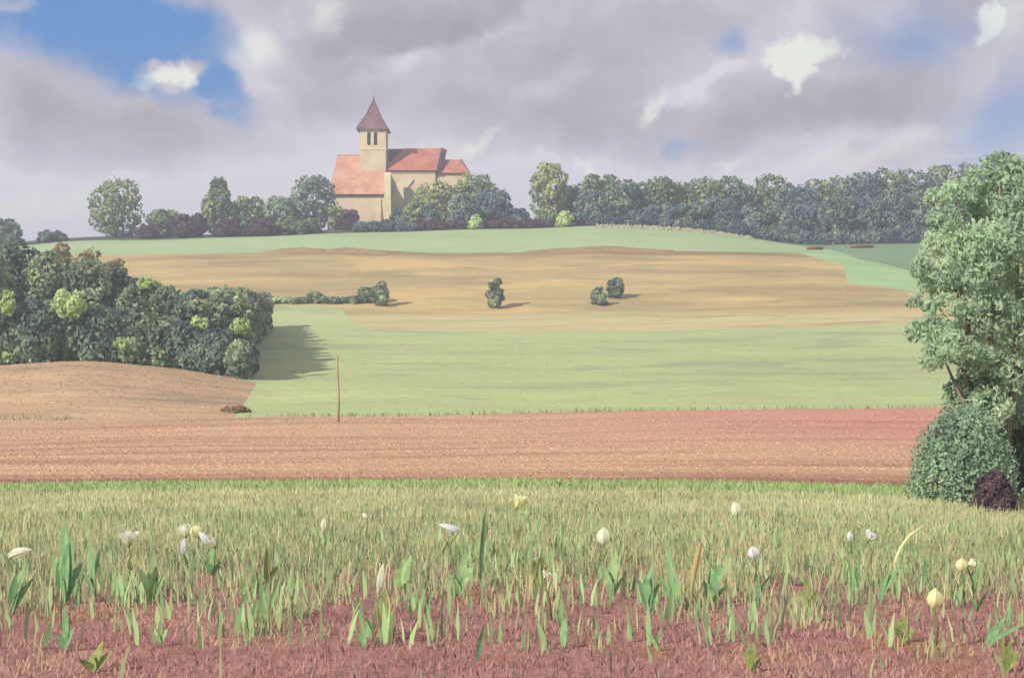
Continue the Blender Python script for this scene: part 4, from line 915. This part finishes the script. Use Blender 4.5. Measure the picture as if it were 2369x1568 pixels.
PL = [(148, 1205, 1400, 80, 'pl_green', 0, 5, 'tallest mid green leafy plant near the left edge'), (28, 1290, 1420, 60, 'pl_green', .3, 4, 'green leafy plant touching the left edge'),
      (215, 1235, 1380, 40, 'pl_green', -.1, 3, 'narrow green plant right of the tallest leafy plant on the left'), (150, 1400, 1510, 44, 'pl_green', 0, 3, 'low green blades on bare soil near the left corner'),
      (215, 1480, 1556, 70, 'pl_lime', .1, 4, 'low lime green tuft at the bottom left'), (352, 1270, 1400, 60, 'pl_pale', 0, 5, 'soft pale green plant below the fan-shaped white flower'),
      (490, 1250, 1335, 40, 'pl_green', .1, 3, 'small dark green plant under the white flower pair'), (618, 1265, 1360, 50, 'pl_lime', 0, 3, 'lime green tuft left of centre'),
      (370, 1430, 1500, 34, 'pl_pale', 0, 3, 'small grey-green sprig on bare soil on the left'), (810, 1300, 1380, 26, 'pl_pale', .2, 2, 'pair of pale blades left of the spiky white flower'),
      (838, 1420, 1500, 34, 'pl_green', 0, 2, 'short dull green blades on soil below the spiky white flower'), (930, 1270, 1370, 60, 'pl_pale', .2, 4, 'pale plant right of the spiky white flower'),
      (1060, 1270, 1380, 66, 'pl_pale', .1, 4, 'broad pale green plant left of the tall single blade'), (1112, 1180, 1350, 22, 'pl_green', .5, 1, 'tall single green blade near the centre'),
      (1105, 1440, 1535, 26, 'pl_green', .7, 1, 'leaning green blade on bare soil at the bottom centre'), (1245, 1265, 1380, 60, 'pl_lime', 0, 4, 'bright lime tuft right of the tall single blade'),
      (1303, 1430, 1500, 34, 'pl_green', .1, 1, 'single leaf-shaped blade on bare soil right of centre'), (1415, 1260, 1390, 56, 'pl_pale', 0, 4, 'pale green plant under the pointed white flower'),
      (1500, 1290, 1420, 56, 'pl_green', 0, 4, 'mid green plant between the pointed flower and the straw stalk'), (1560, 1250, 1420, 40, 'pl_green', -.4, 3, 'tall green blades leaning left beside the straw stalk'),
      (1520, 1430, 1510, 34, 'pl_pale', -.2, 2, 'low pale blades on bare soil below the tall leaning blades'), (1650, 1290, 1400, 60, 'pl_green', .1, 4, 'green leafy plant right of the straw stalk'),
      (1750, 1300, 1400, 36, 'pl_green', .6, 2, 'bright green blades leaning right under the egg-shaped flower'), (1870, 1330, 1420, 50, 'pl_lime', 0, 3, 'yellowish tuft right of the egg-shaped flower'),
      (1984, 1215, 1400, 26, 'pl_green', -.2, 2, 'tall straight green blade left of the arched stalk'), (2035, 1270, 1400, 36, 'pl_green', 1.0, 2, 'green blades leaning right along the arched stalk'),
      (2140, 1285, 1370, 40, 'pl_green', 0, 3, 'green tuft below the arched stalk'), (2190, 1285, 1360, 16, 'pl_green', 0, 1, 'thin green blade left of the small double flower'),
      (2260, 1340, 1420, 40, 'pl_green', .2, 2, 'green blades below the small double flower'), (2285, 1400, 1500, 60, 'pl_green', 1.1, 2, 'long green blades leaning towards the right edge'),
      (2090, 1420, 1490, 56, 'pl_lime', 0, 4, 'olive lime tuft left of the cream bud'), (1740, 1480, 1556, 50, 'pl_lime', 0, 3, 'lime tuft at the bottom right of centre'),
      (890, 1360, 1470, 50, 'pl_lime', 0, 3, 'ochre green tuft under the spiky white flower'), (2330, 1470, 1558, 60, 'pl_lime', 0, 4, 'olive tuft in the bottom right corner')]
for i, (x, rt, rb, wd, mt, ln_, nb, lab) in enumerate(PL):
    plant(x, rt, rb, wd, M[mt], lab, 'leafy_plant', ln_, nb, i)

# white flowers
def petal_mat(name, c, d):
    m, n, b = new_mat(name); P = pos(n); n.put(b.inputs['Base Color'], n.mix(n.noise(P, 30, 3), alb(c, 1.4), alb(d, 1.4))); b.inputs['Roughness'].default_value = .6
    t = n.new('ShaderNodeBsdfTranslucent'); t.inputs[0].default_value = alb(c, 1.4) + (1,); mx = n.new('ShaderNodeMixShader'); mx.inputs[0].default_value = .45
    n.l.new(b.outputs[0], mx.inputs[1]); n.l.new(t.outputs[0], mx.inputs[2]); n.l.new(mx.outputs[0], n.n['Material Output'].inputs[0]); return m
M['petal'] = petal_mat('white_petal', (240, 242, 222), (222, 226, 196)); M['petal_y'] = petal_mat('cream_petal', (242, 240, 196), (224, 222, 168)); M['petal_c'] = petal_mat('cool_petal', (238, 240, 238), (222, 226, 226))
M['stem'] = petal_mat('flower_stem', (134, 158, 98), (108, 130, 84)); M['straw'] = petal_mat('straw', (206, 190, 138), (184, 166, 118)); M['core'] = petal_mat('flower_core', (196, 190, 110), (170, 160, 90))
def flower(x, y, wpx, hpx, kind, mat, label, rot=0.0, hgt=.33):
    # find the distance at which a head of height hgt appears at row y
    Ys = np.arange(6.0, 33.5, .05); rows = CY - F * (zfun(np.full_like(Ys, x), Ys) + hgt) / Ys; i = int(np.argmin(abs(rows - y))); Y = float(Ys[i]); p = on(x, Y)
    g = empty('white_flower' if kind != 'stalk' else 'grass_stalk', p, label, 'flower' if kind != 'stalk' else 'grass stalk', 'white flowers in the meadow' if kind != 'stalk' else None)
    s = Y / F; W = wpx * s * 1.25; Hh = hpx * s * 1.15; r = random.Random(int(x)); hd = Vector((0, 0, hgt))
    dirv = Vector((math.sin(math.radians(rot)), 0, math.cos(math.radians(rot))))
    if kind != 'stalk':
        mb = MB(); b0 = hd - dirv * Hh * .5; mb.tube([(r.uniform(-.05, .05), 0, -.03), (.02, 0, hgt * .5), b0], [.010, .008, .006], 6); mb.build('stem', M['stem'], g, smooth=True)
        mb = MB(); side = Vector((dirv.z, 0, -dirv.x)); nb = 7 if kind in ('cup', 'fan') else 5
        for q in range(nb):      # petals round the axis
            a = 2 * math.pi * q / nb + r.uniform(-.2, .2); out_ = side * math.cos(a) + Vector((0, 1, 0)) * math.sin(a); tng = -side * math.sin(a) + Vector((0, 1, 0)) * math.cos(a)
            prof = {'cup': ((0, .08), (.28, .42), (.5, .5), (.5, .32), (.42, .02)), 'fan': ((0, .05), (.12, .2), (.28, .4), (.5, .5), (.62, .08)), 'bud': ((0, .05), (.38, .35), (.5, .42), (.36, .3), (.05, .02)), 'spike': ((0, .3), (.3, .42), (.34, .4), (.25, .3), (.05, .05))}[kind]
            ts = (0, .25, .5, .78, 1.0); L_ = []; R_ = []
            for (ro, hw_), t in zip(prof, ts):
                c = b0 + dirv * Hh * t * r.uniform(.94, 1.03) + out_ * ro * W; L_.append(c - tng * hw_ * W * .8); R_.append(c + tng * hw_ * W * .8)
            for i_ in range(4): mb.poly([L_[i_], R_[i_], R_[i_ + 1], L_[i_ + 1]])
        mb.build('petals', mat, g, smooth=True)
        mb = MB(); mb.tube([b0, b0 + dirv * Hh * .22, b0 + dirv * Hh * .34], [.05 * W, .22 * W, .08 * W], 8); mb.build('flower_core', M['core'], g, smooth=True)
    return g
FL = [(46, 1278, 22, 48, 'spike', 'petal', 75, 'curved white flower lying almost flat, nearest the left edge'), (298, 1247, 30, 32, 'fan', 'petal', 0, 'fan-shaped white flower on the left'),
      (427, 1228, 20, 30, 'cup', 'petal', 0, 'white flower with a long pale tail, left of the tilted pair'), (425, 1262, 13, 34, 'spike', 'petal_c', 5, 'narrow white spike directly below the tailed flower'),
      (455, 1228, 24, 26, 'bud', 'petal_y', -20, 'round cream flower, upper one of the tilted pair'), (474, 1244, 16, 34, 'spike', 'petal_c', -45, 'slanting cool white spike joining the tilted pair'), (491, 1259, 20, 22, 'fan', 'petal', -40, 'small white flower, lower one of the tilted pair'),
      (750, 1214, 14, 28, 'spike', 'petal', 4, 'small pointed white flower in the pale grass left of centre'), (845, 1193, 10, 16, 'spike', 'petal', -35, 'tiny slanting white flower left of centre'),
      (881, 1336, 15, 60, 'spike', 'petal', 10, 'long spiky white flower low left of centre'), (1040, 1220, 14, 44, 'spike', 'petal_c', -72, 'cool white flower lying on its side at the centre'),
      (1200, 1163, 22, 34, 'fan', 'petal_y', 25, 'slanting cream flower highest in the meadow'), (1397, 1240, 24, 38, 'bud', 'petal', 0, 'pointed egg-shaped white flower right of centre'),
      (1703, 1178, 18, 32, 'bud', 'petal', -8, 'small pointed white flower in the pale grass on the right'), (1744, 1278, 20, 28, 'bud', 'petal_c', -10, 'pale egg-shaped flower right of the straw stalk'),
      (1966, 1240, 12, 20, 'spike', 'petal_c', 0, 'faint pale flower left of the tall straight blade'), (2014, 1241, 22, 20, 'fan', 'petal_c', 35, 'faint pale flower right of the tall straight blade'),
      (2224, 1306, 20, 28, 'bud', 'petal_y', 0, 'small cream double flower near the right edge'), (2246, 1304, 14, 18, 'fan', 'petal', 60, 'small white side bloom right beside the cream double flower'),
      (2162, 1383, 26, 42, 'bud', 'petal_y', 8, 'largest cream bud, low on the right'), (1263, 1332, 16, 18, 'fan', 'petal', 30, 'faint white flower right of the bright lime tuft')]
for x, y, a, b, kd, mt, ro, lab in FL: flower(x, y, a, b, kd, M[mt], lab, ro)
def stalk(pts, rad, mat, label, Y):
    g = on(pts[0][0], Y); mb = MB(); P_ = [Vector(((x - CX) / F * Y - g.x, .03 * i, (CY - y) / F * Y - g.z)) for i, (x, y) in enumerate(pts)]
    P_.insert(0, Vector((P_[0].x * .9, 0, -.03))); rs = [rad * .6] + [rad * (1 - .45 * abs(2 * i / (len(pts) - 1) - 1)) for i in range(len(pts))]; mb.tube(P_, rs, 8)
    o = mb.build('grass_stalk', mat, smooth=True); o.location = g; tag(o, label, 'grass stalk')
stalk([(1600, 1360), (1606, 1325), (1614, 1295), (1624, 1258)], .028, M['straw'], 'thick straw coloured grass stalk right of centre', 11.4)
stalk([(2070, 1300), (2085, 1268), (2108, 1240), (2148, 1216)], .018, M['petal_y'], 'arched cream grass stalk bending right', 14.0)

# ------------------------------------------------------------------ haze
mb = MB(); mb.box(-650, 650, -80, 760, -17, 42)
hz = mb.build('haze', None or M['stem']); hz.data.materials.clear()
hm = bpy.data.materials.new('haze'); hm.use_nodes = True; hn = hm.node_tree; hn.nodes.clear()
ho = hn.nodes.new('ShaderNodeOutputMaterial'); hv = hn.nodes.new('ShaderNodeVolumePrincipled'); hv.inputs['Color'].default_value = (.80, .88, 1.0, 1); hv.inputs['Density'].default_value = .0012
hv.inputs['Anisotropy'].default_value = .2; hn.links.new(hv.outputs[0], ho.inputs['Volume']); hz.data.materials.append(hm)
tag(hz, 'thin pale haze in the air over the fields', 'haze', None, 'stuff')
